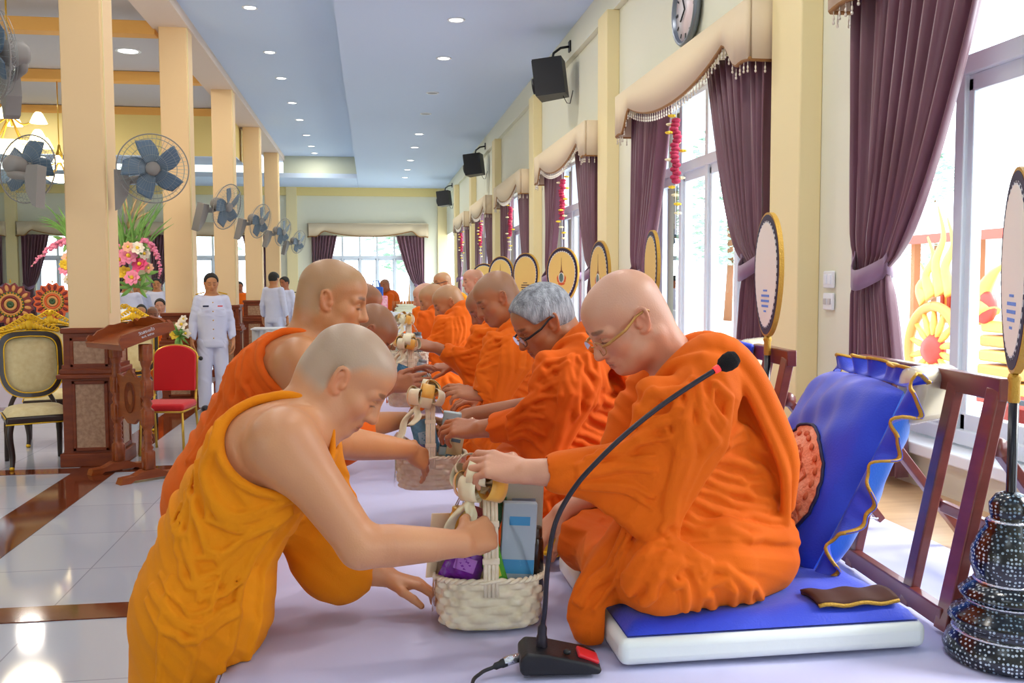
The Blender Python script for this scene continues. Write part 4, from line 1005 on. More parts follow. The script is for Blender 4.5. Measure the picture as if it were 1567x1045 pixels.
# ------------------------------------------------------------------ things on the platform
M_MATW = mat('mattress_vinyl_white', '#e9efee', .45, bump=.05, bscale=40)
M_BLUE = mat('cushion_blue', '#0f33c8', .5, nscale=3, col2='#1440dc', bump=.12, bscale=200, sheen=.3)
M_BLUED = mat('cushion_blue_deep', '#12309a', .55, nscale=3, col2='#1a3fc0', bump=.1, bscale=160)
M_CYAN = mat('cushion_back_sunlit_blue', '#1c78e8', .5, bump=.1, bscale=160, sheen=.3)  # pillow blue with the sunlight on its back painted in
M_GTRIM = mat('gold_ribbon', '#c79a35', .45, .3, bump=.4, bscale=220)
M_MEDAL = mat('medallion_salmon', '#e08c66', .7, nscale=26, col2='#f0b496', bump=.9, bscale=60)
M_NAVY = mat('navy_cord', '#161c4a', .6)
M_WICK = mat('woven_bamboo', '#ead9bb', .55, nscale=40, col2='#f6ead2', bump=.08, bscale=120)
M_RIB = mat('ribbon_cream', '#f1e6c2', .35, bump=.1, bscale=80, sheen=.3)
M_RIBY = mat('ribbon_yellow', '#f0b54a', .35, sheen=.3)
M_WRAP = mat_glass('cellophane', (1, 1, 1), .16, .04)
M_RED = mat('red_plastic', '#d8202c', .35)
M_SILV = mat('silver', '#d8dbe6', .25, .9, bump=.5, bscale=120)
M_SILVP = mat('silver_with_purple_enamel', '#b9a3cf', .3, .5, nscale=70, col2='#7d549c', bump=.6, bscale=120)

def mattress(x0, x1, y0, y1, lab, lab2):
    g = MB(); g.box(((x0+x1)/2, (y0+y1)/2, .803), (x1-x0, y1-y0, .062), b=.02)
    g.build('mattress', M_MATW, label=lab, cat='mattress', group='white sitting mattresses')
    if lab2 is None: return
    g = MB()
    def top(u, v): 
        e = min(u, 1-u, v, 1-v); return (x0+.02+(x1-x0-.035)*u, y0+.015+(y1-y0-.03)*v, .838+.030*min(1, e*14)**.5+.003*math.sin(u*22+v*5)*math.sin(v*17))
    g.grid(top, 40, 40); g.grid(lambda u, v: top(u, 1-v)[:2]+(.8345,), 2, 2)
    t = MB(); g.build('cushion', M_BLUE, label=lab2, cat='cushion', group='blue seat cushions')
def cushions():
    mattress(.535, 1.27, 1.99, 2.70, 'thick white mattress under the front monk at the picture front', 'flat blue seat cushion under the front monk')
    mattress(.50, 1.20, 2.84, 3.54, 'white mattress under the grey-haired monk', 'flat blue seat cushion under the grey-haired monk')
    mattress(.50, 1.15, 4.02, 4.7, 'white mattress showing beside the knee of the grey-haired monk', 'flat blue seat cushion under the second bald monk in the row')
    for y, w, x in ((5.1, 'monk with the long stretched sleeve', .45), (6.45, 'monk with face turned down in mid row', .45), (7.4, 'monk at the bend of the row', .45), (8.4, 'half hidden monk at the left end of the row', .45), (9.4, 'pale upright monk', .8), (10.8, 'upright monk with dark spectacles', .65)):
        mattress(x, x+.65, y-.3, y+.3, 'white mattress under the '+w, 'flat blue seat cushion under the '+w)
    # brown sitting cloth at his back
    g = MB(); g.grid(lambda u, v: (1.02+.2*u, 2.03+.1*v, .879+.008*math.sin(v*PI)+.003*math.sin(u*14)), 20, 8, .012)
    r = g.build('sitting_cloth', mat('cloth_dark_brown', '#4a2413', .8), label='folded dark brown cloth with gold edge on the blue seat cushion', cat='cloth')
    g = MB(); g.tube([(1.02+.2*u, 2.03, .873+.003*math.sin(u*14)) for u in np.linspace(0, 1, 14)], .005, 6); g.build('gold_edge', M_GTRIM, r)

def pillow():
    c = V(1.285, 2.55, 1.095); lean = math.radians(26); yaw = math.radians(-8)
    R = Rz(yaw)@Ry(lean)          # local x = thickness (front is -x), y across, z up
    root = wempty('pillow', (1.27, 2.56, .86), 'big royal blue pillow with salmon medallion and gold-edged ruffle, leaning on the wooden backrest', 'pillow')
    hw, hh, th = .275, .285, .115; rnd = random.Random(4)
    def face(sg):
        def fn(u, v):
            a, b = 2*u-1, 2*v-1
            y = hw*a*(1-.06*(1-abs(b)**2)*0-.05*abs(b)**2*abs(a)); z = hh*b*(1-.05*abs(a)**2*abs(b))
            bul = ((1-a**4)*(1-b**4))**.55
            t = sg*th*bul+.006*math.sin(a*6+b*9)*bul+.004*math.sin(a*17-b*8)*bul
            return c+R@V(t if sg > 0 else t*.9, y, z)
        return fn
    g = MB(); g.grid(face(-1), 40, 40); g.build('front_cover', M_BLUE, root)
    g = MB(); f2 = face(1); g.grid(lambda u, v: f2(1-u, v), 40, 40); g.build('back_cover', M_CYAN, root)
    # ruffle all round the edge
    P = []
    for i in range(40): P.append((-1+i/20, -1))
    for i in range(40): P.append((1, -1+i/20))
    for i in range(40): P.append((1-i/20, 1))
    for i in range(40): P.append((-1, 1-i/20))
    n = len(P)
    def ruff(u, v, extra=0.0):
        k = u*n; i = int(k) % n; f = k-int(k); p = V(*P[i])*(1-f)+V(*P[(i+1) % n])*f
        d = p/max(1e-6, np.linalg.norm(p)); q = V(hw*p[0]*(.95 if abs(p[1]) > .98 and abs(p[0]) > .9 else 1), hh*p[1]); L = .065*v
        wv = math.sin(u*2*PI*17+1.2*math.sin(u*2*PI*5))
        return c+R@V(.034*v*wv+.008*v*math.sin(u*2*PI*41)+.012*v+extra, q[0]+d[0]*L*(1-.25*abs(wv)), q[1]+d[1]*L*(1-.25*abs(wv)))
    g = MB(); g.grid(lambda u, v: ruff(u, v), 320, 8, .003); r = g.build('ruffle', M_BLUE, root)
    t = MB(); t.grid(lambda u, v: ruff(u, .86+.15*v, -.0035), 320, 2, .007); t.build('gold_edge', M_GTRIM, r)
    # embroidered medallion on the front
    def med(rr, a, off): 
        y, z = rr*math.cos(a)-.06, rr*math.sin(a)-.09
        u, v = (y/hw+1)/2, (z/hh+1)/2
        return np.array(face(-1)(u, v))+R@V(-off-.002*math.sin(a*24)*(rr > .12), 0, 0)
    g = MB(); g.grid(lambda u, v: med(.178*max(v, .001), 2*PI*u, .004), 64, 10); m = g.build('medallion', M_MEDAL, root)
    g = MB(); g.tube([med(.181, a, .004) for a in np.linspace(0, 2*PI, 65)], .005, 6); g.build('border', M_NAVY, m)
    g = MB()
    for k in range(26):
        a = 2*PI*k/26; g.ball(med(.153, a, .005), (.006, .009, .012), R@Rx(a), n=8, m=5)
    for k in range(46):
        a = rnd.uniform(0, 6.28); rr = .11*math.sqrt(rnd.random()); b = a+rnd.uniform(.2, .6)
        g.tube([med(rr, a, .004), med(rr+.012, a+.15, .006), med(rr*.8+.012, b, .004)], .0035, 5)
    g.build('embroidery', mat('embroidery_rust', '#c4643a', .7), m)

def backrest(dx, dy, lab):
    """folding wooden backrest frame with a propping leg"""
    root = wempty('backrest_frame', (1.41+dx, 2.4+dy, .77), lab, 'backrest', 'folding wooden backrests')
    o = V(dx, dy, 0); nb, nt, fb, ft = V(1.37, 2.08, .775), V(1.495, 2.08, 1.365), V(1.42, 2.78, .775), V(1.545, 2.78, 1.365)
    def bar(name, a, b, w, d, m=M_FRAMEW, hint=V(0, 1, 0)):
        a, b = a+o, b+o; R = frame(b-a, hint); L = np.linalg.norm(b-a); g = MB(); g.box((a+b)/2, (L, w, d), R, b=.004); return g.build(name, m, root)
    bar('stile', nb, nt, .05, .03); bar('stile', fb, ft, .05, .03)
    mix = lambda a, b, t: a*(1-t)+b*t
    bar('stile', mix(nb, fb, .26), mix(nt, ft, .26), .04, .028); bar('stile', mix(nb, fb, .74), mix(nt, ft, .74), .04, .028)
    bar('rail', nt+V(0, -.03, 0), ft+V(0, .03, 0), .055, .034, hint=V(0, 0, 1)); bar('rail', nb+V(.005, 0, .03), fb+V(.005, 0, .03), .05, .03, hint=V(0, 0, 1))
    for a, b in ((nb, nt), (fb, ft)):
        p = mix(a, b, .76)+V(.03, 0, 0); q = V(p[0]+.36, p[1]+.02, .79); bar('prop_leg', p, q, .036, .026)
        g = MB(); g.lathe([(.022, -.02), (.026, 0), (.022, .02)], p+o, 12, Rx(PI/2)); g.build('hinge', M_FRAMEW, root)
    p1, p2 = mix(nb, nt, .76), mix(fb, ft, .76)
    bar('stretcher', V(p1[0]+.30, p1[1], .9), V(p2[0]+.30, p2[1], .9), .036, .024, hint=V(0, 0, 1))
    bar('stay', mix(nb, nt, .12), V(p1[0]+.37, p1[1], .80), .012, .006, M_SILV)
    g = MB(); g.lathe([(.012, -.008), (.014, .0), (.01, .012)], mix(nb, nt, .12)+o+V(0, -.028, 0), 10, Rx(PI/2)); g.build('screw', M_SILV, root)
    return root
def small_things():
    backrest(0, 0, 'rosewood folding backrest behind the big blue pillow')
    backrest(-.10, .95, 'rosewood folding backrest behind the grey-haired monk')
    # cushion pads hung over the frames
    for i, (p, Y, s, lab) in enumerate((((1418, 602), 2.36, 1.0, 'small gold pad in clear plastic hung on the rosewood backrest above the blue pillow'), ((1152, 545), 3.42, .9, 'small yellow pad with blue edge on the backrest behind the grey-haired monk'))):
        c = onY(p[0], p[1], Y); R = Rz(-1.05 if i == 0 else -.8)@Ry(.2); r = empty('headrest_pad', tuple(c), 0, lab, 'pad')
        g = MB(); g.box((0, 0, 0), (.07*s, .21*s, .145*s), R, b=.025); g.build('pad', mat('pad_gold', '#d9c268', .4, .2, bump=.3, bscale=60) if i == 0 else bpy.data.materials['pad_gold'], r)
        g = MB(); g.box((0, 0, 0), (.078*s, .22*s, .155*s), R, b=.03); g.build('plastic_cover', mat('clear_plastic', '#eef0f6', .12, alpha=.42, spec=.9) if i == 0 else M_BLUE if False else bpy.data.materials['clear_plastic'], r)
        if i: 
            g = MB(); g.box(R@V(0, -.1, 0), (.074, .03, .12), R, b=.012); g.build('blue_edge', M_BLUE, r)
    # microphone
    r = wempty('microphone', (.405, 2.03, .77), 'black gooseneck table microphone with red ring, on the white cloth at the front', 'microphone')
    g = MB(); prof = [(-.085, 0), (.085, 0), (.09, .012), (.06, .026), (-.03, .046), (-.075, .05), (-.09, .036), (-.09, .01)]
    Rm = np.stack([unit(V(.995, -.1, 0)), V(0, 0, 1), unit(V(.1, .995, 0))], 1); cb = V(.405, 2.03, .77)
    g.prism(prof, -.055, .055, Rm, cb); o = g.build('base', M_BLACK, r); md = o.modifiers.new('bevel', 'BEVEL'); md.width = .012; md.segments = 4
    g = MB(); g.box(cb+Rm@V(.062, .0275, -.01), (.05, .01, .05), Rm@Rz(-.38), b=.004); g.build('talk_button', M_RED, r)
    g = MB(); g.lathe([(.008, 0), (.009, .006), (.005, .009)], cb+Rm@V(.015, .04, -.03), 12); g.build('knob', M_BLACK, r)
    nk = [V(.365, 2.03, .81), V(.367, 2.03, .86)]+[onY(x, y, 2.02) for x, y in ((834, 930), (838, 870), (850, 800), (880, 745), (920, 700), (960, 662), (1010, 622), (1060, 588), (1095, 566))]
    sp = spline(nk, 60)
    g = MB(); g.tube(sp, [.013]*4+[.0105]*3+[.0058]*54, 10); g.build('gooseneck', mat('gooseneck_dark', '#2a2630', .35, .4), r)
    e = nk[-1]; d = unit(nk[-1]-nk[-2])
    Q = frame(d); Qz = np.stack([Q[:, 1], Q[:, 2], Q[:, 0]], 1)
    g = MB(); g.lathe([(.0075, -.004), (.0085, 0), (.0085, .008), (.0075, .012)], e, 14, Qz); g.build('red_ring', mat('ring_red_lit', '#ff4040', .3, emit='#ff3030', estr=.8), r)
    g = MB(); g.lathe([(.009, .01), (.017, .018), (.021, .032), (.0205, .046), (.014, .057), (.001, .061)], e, 18, Qz); g.build('foam_head', mat('foam_black', '#0b0b12', .95, bump=1, bscale=500), r)
    g = MB(); a = cb+V(-.09, 0, .025); g.tube([a, a+V(-.02, -.004, -.003), a+V(-.035, -.006, -.006)], [.010, .011, .0105], 12); g.build('connector', M_SILV, r)
    g = MB(); g.tube(spline([a+V(-.03, -.006, -.006), a+V(-.06, -.012, -.014), a+V(-.09, -.03, -.018), a+V(-.115, -.09, -.0195), a+V(-.12, -.3, -.0195)], 24), [.010]*3+[.008]*3+[.0042]*19, 10); g.build('cable', M_BLACK, r)
    # gilded footed tray with red lining
    c = V(.545, 2.80, .77); r = empty('footed_tray', tuple(c), .1, 'small gilded square tray with red lining on the white cloth', 'tray')
    g = MB(); 
    for a in range(4):
        R = Rz(a*PI/2); g.box(R@V(0, -.065, .075), (.14, .012, .05), R, b=.003); g.box(R@V(0, -.069, .052), (.15, .012, .010), R, b=.003); g.box(R@V(0, -.066, .1), (.145, .016, .008), R, b=.003)
        for q in (-1, 1): g.tube([R@V(q*.064, -.064, .05), R@V(q*.07, -.068, .03), R@V(q*.058, -.06, .012), R@V(q*.066, -.066, .0)], [.013, .010, .008, .009], 8)
        g.prism([(-.06, 0), (.06, 0), (.03, -.02), (0, -.010), (-.03, -.02)], -.004, .004, R@Rx(PI/2), R@V(0, -.066, .05))
    g.build('stand', M_GOLDP, r); g = MB(); g.box((0, 0, .06), (.13, .13, .006)); g.build('lining', mat('velvet_red', '#a3101c', .9), r)
    # lidded bowl
    c = V(.575, 3.12, .77); r = empty('lidded_bowl', tuple(c), 0, 'silver bowl with domed purple enamel lid, on the white cloth beside the gilded tray', 'bowl')
    g = MB(); g.lathe([(.001, 0), (.045, 0), (.05, .008), (.042, .02), (.062, .055), (.072, .10), (.068, .13), (.06, .13), (.058, .11)], n=28); g.build('body', M_SILVP, r)
    g = MB(); g.lathe([(.074, .128), (.078, .136), (.074, .144)], n=28); g.build('rim', M_SILV, r)
    g = MB(); g.lathe([(.070, .142), (.066, .158), (.052, .172), (.03, .182), (.012, .186), (.008, .192)], n=28); l = g.build('lid', M_SILVP, r)
    g = MB(); g.lathe([(.008, .188), (.005, .198), (.011, .206), (.009, .218), (.001, .236)], n=14); g.build('knob', M_SILV, l)

def gift_basket(X, Y, z, s, yaw, lab, bow=True):
    r = empty('gift_basket', (X, Y, z), yaw, lab, 'basket', 'woven gift baskets'); r.scale = (s, s, s)
    hx, hy, H = .135, .098, .125; N = 26; rows = 6
    def ring(a, z):
        e = 2/3.0; ca, sa = math.cos(a), math.sin(a); t = z/H
        f = .93+.09*t-.10*max(0, (.14-t)/.14)**2
        return V(hx*f*math.copysign(abs(ca)**e, ca), hy*f*math.copysign(abs(sa)**e, sa), z)
    def fn(u, v):
        a = 2*PI*u; z = H*v; p = ring(a, z); rw = v*rows; k = int(min(rw, rows-1e-6)); f = rw-k
        w = math.cos(u*2*PI*N/2+PI*(k % 2)); o = .0055*w*math.sin(PI*f)**.4-.003*(1-math.sin(PI*f)**.4)
        n = unit(V(p[0]/hx**2, p[1]/hy**2, 0)); return p+n*o
    g = MB(); g.grid(fn, N*8, rows*8, .004); g.grid(lambda u, v: ring(2*PI*u, .004)*V(max(v, .01), max(v, .01), 1), 48, 3); g.build('bowl', M_WICK, r)
    g = MB()
    for q in (0, PI):
        g.tube([ring(a, H)+V(0, 0, .003+.004*math.sin(a*22+q))+unit(ring(a, H)*V(1, 1, 0))*.004*math.cos(a*22+q) for a in np.linspace(0, 2*PI, 140)], .0048, 6)
    g.build('rim', M_WICK, r)
    # handle: an arch across the short side, of canes bound by bands
    g = MB(); pts = lambda o: [V(.0+o, -.100*math.cos(t), .09+.30*math.sin(t)**.8) for t in np.linspace(0.0, PI, 30)]
    for o in (-.014, -.005, .005, .014): g.tube(pts(o), .0052, 6)
    h = g.build('handle', M_WICK, r); P = pts(0)
    for i in range(2, 28, 3):
        g = MB(); d = unit(P[i+1]-P[i-1]); g.box(P[i], (.042, .016, .011), np.stack([V(1, 0, 0), d, np.cross(V(1, 0, 0), d)], 1), b=.003); g.build('binding', M_WICK, h)
    # ribbon bow at the top
    if bow:
        top = V(-.02, -.05, .36); b = MB(); b2 = MB(); rnd = random.Random(int(X*100+Y*10))
        for k in range(11):
            a = 2*PI*k/11+rnd.uniform(-.2, .2); el = rnd.uniform(-.3, .9); d = V(math.cos(a)*math.cos(el), math.sin(a)*math.cos(el), math.sin(el)); sd = unit(np.cross(d, V(.2, .3, 1))); L = rnd.uniform(.05, .085)
            up = np.cross(sd, d)
            (b if k % 3 else b2).grid(lambda u, v: top+d*L*math.sin(PI*u)**.9*(1)+up*.03*math.sin(2*PI*u)+sd*(.048*(v-.5)), 18, 3, .0012)
        bw = b.build('bow', M_RIB, r); b2.build('yellow_loop', M_RIBY, bw)
        t = MB()
        for q, (ex, L) in enumerate(((-.12, .17), (-.05, .10))):
            t.grid(lambda u, v: top+V(ex*u+.01*math.sin(u*9+q), -.05*u-.02, -L*u**1.2)+V(.026*(v-.5), .008*math.sin(v*4+u*8), 0), 20, 3, .0012)
        t.build('ribbon_tail', M_RIB, bw)
    # clear wrapping gathered at the top
    rnd = random.Random(7)
    def wr(u, v):
        a = 2*PI*u; p = ring(a, H*.15); t = v; k = (1-t)**.75
        cr = .010*math.sin(a*7+5*t)*math.sin(PI*min(1, t*1.3))+.006*math.sin(a*19-9*t)*t
        sc = 1.08*k+.06+.16*math.sin(PI*t)**1.0
        return V(p[0]*sc*(1+cr*6)-.02*t, p[1]*sc*(1+cr*6)-.02*t, .01+.375*t)
    g = MB(); g.grid(wr, 90, 26); g.build('wrapping', M_WRAP, r)
    return r
COLS = {}
def cmat(h, rough=.35, metal=0.0):
    if h not in COLS: COLS[h] = mat('packaging_'+h[1:], h, rough, metal)
    return COLS[h]
def item(kind, name, B, p, d, R, h, lab, h2=None, grp=None):
    """a gift inside a basket: p relative to the basket B=(X, Y, z, s, yaw)"""
    X, Y, z, s, yaw = B; Q = Rz(yaw); c = V(X, Y, z)+s*(Q@V(*p)); r = empty(name, tuple(c), 0, lab, name.split('_')[-1], grp); R = Q@R; d = [x*s for x in d]
    g = MB()
    if kind == 'box':
        g.box((0, 0, 0), d, R, b=.003); g.build('carton', cmat(h), r)
        if h2: g = MB(); g.box(R@V(0, -d[1]/2-.0004, -d[2]*.22), (d[0]*.96, .0012, d[2]*.16), R); g.build('printed_band', cmat(h2), r); g = MB(); g.box(R@V(0, -d[1]/2-.0004, d[2]*.3), (d[0]*.6, .0012, d[2]*.1), R); g.build('print', cmat(h2), r)
    elif kind == 'pouch':
        g.grid(lambda u, v: R@V(d[0]*(u-.5)*(1-.08*math.sin(PI*v)), -d[1]/2*(math.sin(PI*u)*math.sin(PI*v))**.6+.004*math.sin(u*23+v*31), d[2]*(v-.5)), 16, 16)
        g.grid(lambda u, v: R@V(d[0]*(.5-u)*(1-.08*math.sin(PI*v)), d[1]/2*(math.sin(PI*u)*math.sin(PI*v))**.6, d[2]*(v-.5)), 16, 16); g.build('film', cmat(h, .2), r)
        if h2: g = MB(); g.box(R@V(0, -d[1]*.47, 0), (d[0]*.5, .004, d[2]*.35), R, b=.001); g.build('print', cmat(h2), r)
    else:
        w = d[0]/2; H = d[2]; g.lathe([(.001, -H/2), (w, -H/2), (w, H*.25), (w*.9, H*.32), (w*.75, H*.36), (.001, H*.36)], (0, 0, 0), 20, R); g.build('jar', cmat(h, .15), r)
        g = MB(); g.lathe([(w*.82, H*.34), (w*.84, H*.36), (w*.84, H*.48), (w*.78, H*.5), (.001, H*.5)], (0, 0, 0), 20, R); g.build('cap', cmat(h2 or '#d9b24a', .3, .3), r)
    return r
def baskets():
    B1 = (.285, 2.34, .772, 1.0, -.06); B2 = (.20, 3.32, .905, .9, -.06); B3 = (.19, 4.75, 1.005, .86, 0); B4 = (.22, 5.75, 1.09, .85, 0)
    gift_basket(*B1, 'front woven gift basket, its handle gripped by a fist, standing on the white cloth')
    gift_basket(*B2, 'woven gift basket held between the older bowing monk and the grey-haired monk')
    gift_basket(*B3, 'woven gift basket held up by the deeply bowed monk, third from the front')
    gift_basket(*B4, 'farthest woven gift basket, held up at the back of the row')
    f, s2, s3, s4 = 'gifts in the front basket', 'gifts in the second basket', 'gifts in the third basket', 'gifts in the farthest basket'
    W1, W2, W3 = 'in the front basket', 'in the basket of the older bowing monk', 'in the basket third from the front'
    item('pouch', 'purple_packet', B1, (-.062, -.062, .168), (.105, .04, .10), Rz(.0)@Ry(.35), '#7d1fa0', 'purple foil packet '+W1, '#b06ac8', f)
    item('pouch', 'green_packet', B1, (.008, -.066, .155), (.055, .03, .13), Ry(-.25), '#5fb53a', 'green packet '+W1, '#e8dc3c', f)
    item('box', 'document_box', B1, (.07, -.045, .20), (.085, .03, .22), Ry(.06), '#a9b7c4', 'tall pale blue box with blue band standing '+W1, '#3a8fc4', f)
    item('box', 'book', B1, (.085, .0, .22), (.10, .022, .26), Ry(.04), '#b9b29c', 'tall beige book at the back '+W1, '#8d98a8', f)
    item('jar', 'dark_bottle', B1, (.115, -.04, .165), (.04, .04, .16), np.eye(3), '#2d2018', 'small dark brown bottle with dark cap '+W1, '#3a2c20', f)
    item('jar', 'honey_jar', B1, (-.075, -.03, .255), (.05, .05, .085), Ry(.1), '#e0a338', 'yellow jar with gold lid near the bow '+W1, '#d8b45a', f)
    item('pouch', 'pink_packet', B1, (-.03, -.03, .265), (.06, .02, .06), Ry(.4), '#d0606c', 'pink packet under the bow '+W1, '#e9a9a9', f)
    item('jar', 'green_bottle', B1, (.005, -.01, .25), (.05, .05, .15), Ry(.3), '#3f8f62', 'green bottle leaning under the bow '+W1, '#2f7a4c', f)
    item('box', 'card', B1, (-.118, -.02, .20), (.075, .004, .16), Rz(.5)@Ry(.12), '#f0d2ac', 'peach paper card at the left '+W1, None, f)
    item('pouch', 'maroon_packet', B1, (-.09, .0, .17), (.09, .03, .13), Ry(.3), '#4a1634', 'dark maroon packet behind the purple one '+W1, None, f)
    item('pouch', 'blue_packet', B2, (-.02, -.03, .20), (.10, .04, .14), Ry(-.2), '#6aa3c8', 'blue cloth packet '+W2, '#a9cbe0', s2)
    item('pouch', 'purple_packet', B2, (-.055, -.06, .15), (.07, .03, .06), Ry(.3), '#7a5a9c', 'shiny purple packet '+W2, None, s2)
    item('box', 'card', B2, (-.12, -.07, .17), (.08, .004, .09), Rz(.2)@Ry(.6), '#f1d9be', 'cream card tucked '+W2, None, s2)
    item('box', 'tissue_box', B2, (.075, -.02, .21), (.07, .05, .17), Ry(.15), '#b8cfd4', 'pale teal box with dark patch standing '+W2, '#1d5a66', s2)
    item('box', 'carton', B2, (.09, -.04, .15), (.06, .04, .13), Ry(.2), '#d9cf9c', 'small yellowish carton '+W2, '#5d7f8f', s2)
    item('jar', 'jar', B2, (-.0, -.03, .14), (.05, .05, .08), np.eye(3), '#c8c4bc', 'pale jar '+W2, '#b8943c', s2)
    item('pouch', 'blue_packet', B3, (-.05, -.05, .19), (.09, .04, .10), Ry(.4), '#4d90c0', 'blue packet '+W3, '#bcd6e8', s3)
    item('pouch', 'yellow_packet', B3, (-.08, -.06, .13), (.06, .03, .05), np.eye(3), '#f0c832', 'yellow packet '+W3, None, s3)
    item('jar', 'silver_can', B3, (.06, -.03, .22), (.06, .06, .10), Ry(.2), '#b9c0c6', 'silver can '+W3, '#8f98a0', s3)
    item('pouch', 'grey_packet', B3, (.05, -.06, .16), (.10, .04, .09), Ry(-.3), '#9fb0b8', 'grey-green packet '+W3, '#7c9a6a', s3)
    item('jar', 'silver_can', B4, (.06, -.02, .2), (.07, .07, .14), np.eye(3), '#aab2bc', 'silver can in the farthest basket', '#5c646c', s4)
    item('pouch', 'white_packet', B4, (-.04, -.03, .2), (.09, .04, .13), Ry(.2), '#dfe3df', 'white packet in the farthest basket', None, s4)

M_FANY = mat('fan_silk_yellow', '#f0d37c', .6, bump=.05, bscale=100)
M_FANW = mat('fan_silk_pale', '#f4f2ea', .6)
M_FANB = mat('fan_border_navy', '#2a2648', .6)
M_FANL = mat('fan_lace_white', '#dfe6ea', .6)
M_EMR = mat('emblem_red', '#d8643a', .6)
M_EMG = mat('emblem_green_grey', '#5f7f78', .5)
M_EMB = mat('emblem_brown', '#8a5a3a', .6)
M_INLAY = None
def inlay():
    """black lacquer set with small bright mother-of-pearl chips"""
    m = mat('lacquer_with_shell_inlay', '#101820', .2, spec=.7); nt = m.node_tree; b = nt.nodes['Principled BSDF']
    tc = nt.nodes.new('ShaderNodeTexCoord'); v = nt.nodes.new('ShaderNodeTexVoronoi'); v.inputs['Scale'].default_value = 115; v.inputs['Randomness'].default_value = .35
    r = nt.nodes.new('ShaderNodeValToRGB'); r.color_ramp.elements[0].position = .30; r.color_ramp.elements[1].position = .36
    r.color_ramp.elements[0].color = lin('#b9c6cf'); r.color_ramp.elements[1].color = lin('#0d1420')
    n = nt.nodes.new('ShaderNodeTexNoise'); n.inputs['Scale'].default_value = 14; mx = nt.nodes.new('ShaderNodeMixRGB'); mx.blend_type = 'MULTIPLY'; mx.inputs['Fac'].default_value = .8
    r2 = nt.nodes.new('ShaderNodeValToRGB'); r2.color_ramp.elements[0].position = .4; r2.color_ramp.elements[0].color = lin('#6f8fa6'); r2.color_ramp.elements[1].position = .6; r2.color_ramp.elements[1].color = lin('#ffffff')
    L = nt.links.new; L(tc.outputs['Object'], v.inputs['Vector']); L(v.outputs['Distance'], r.inputs['Fac']); L(tc.outputs['Object'], n.inputs['Vector']); L(n.outputs['Fac'], r2.inputs['Fac']); L(r.outputs['Color'], mx.inputs['Color1']); L(r2.outputs['Color'], mx.inputs['Color2']); L(mx.outputs['Color'], b.inputs['Base Color'])
    return m
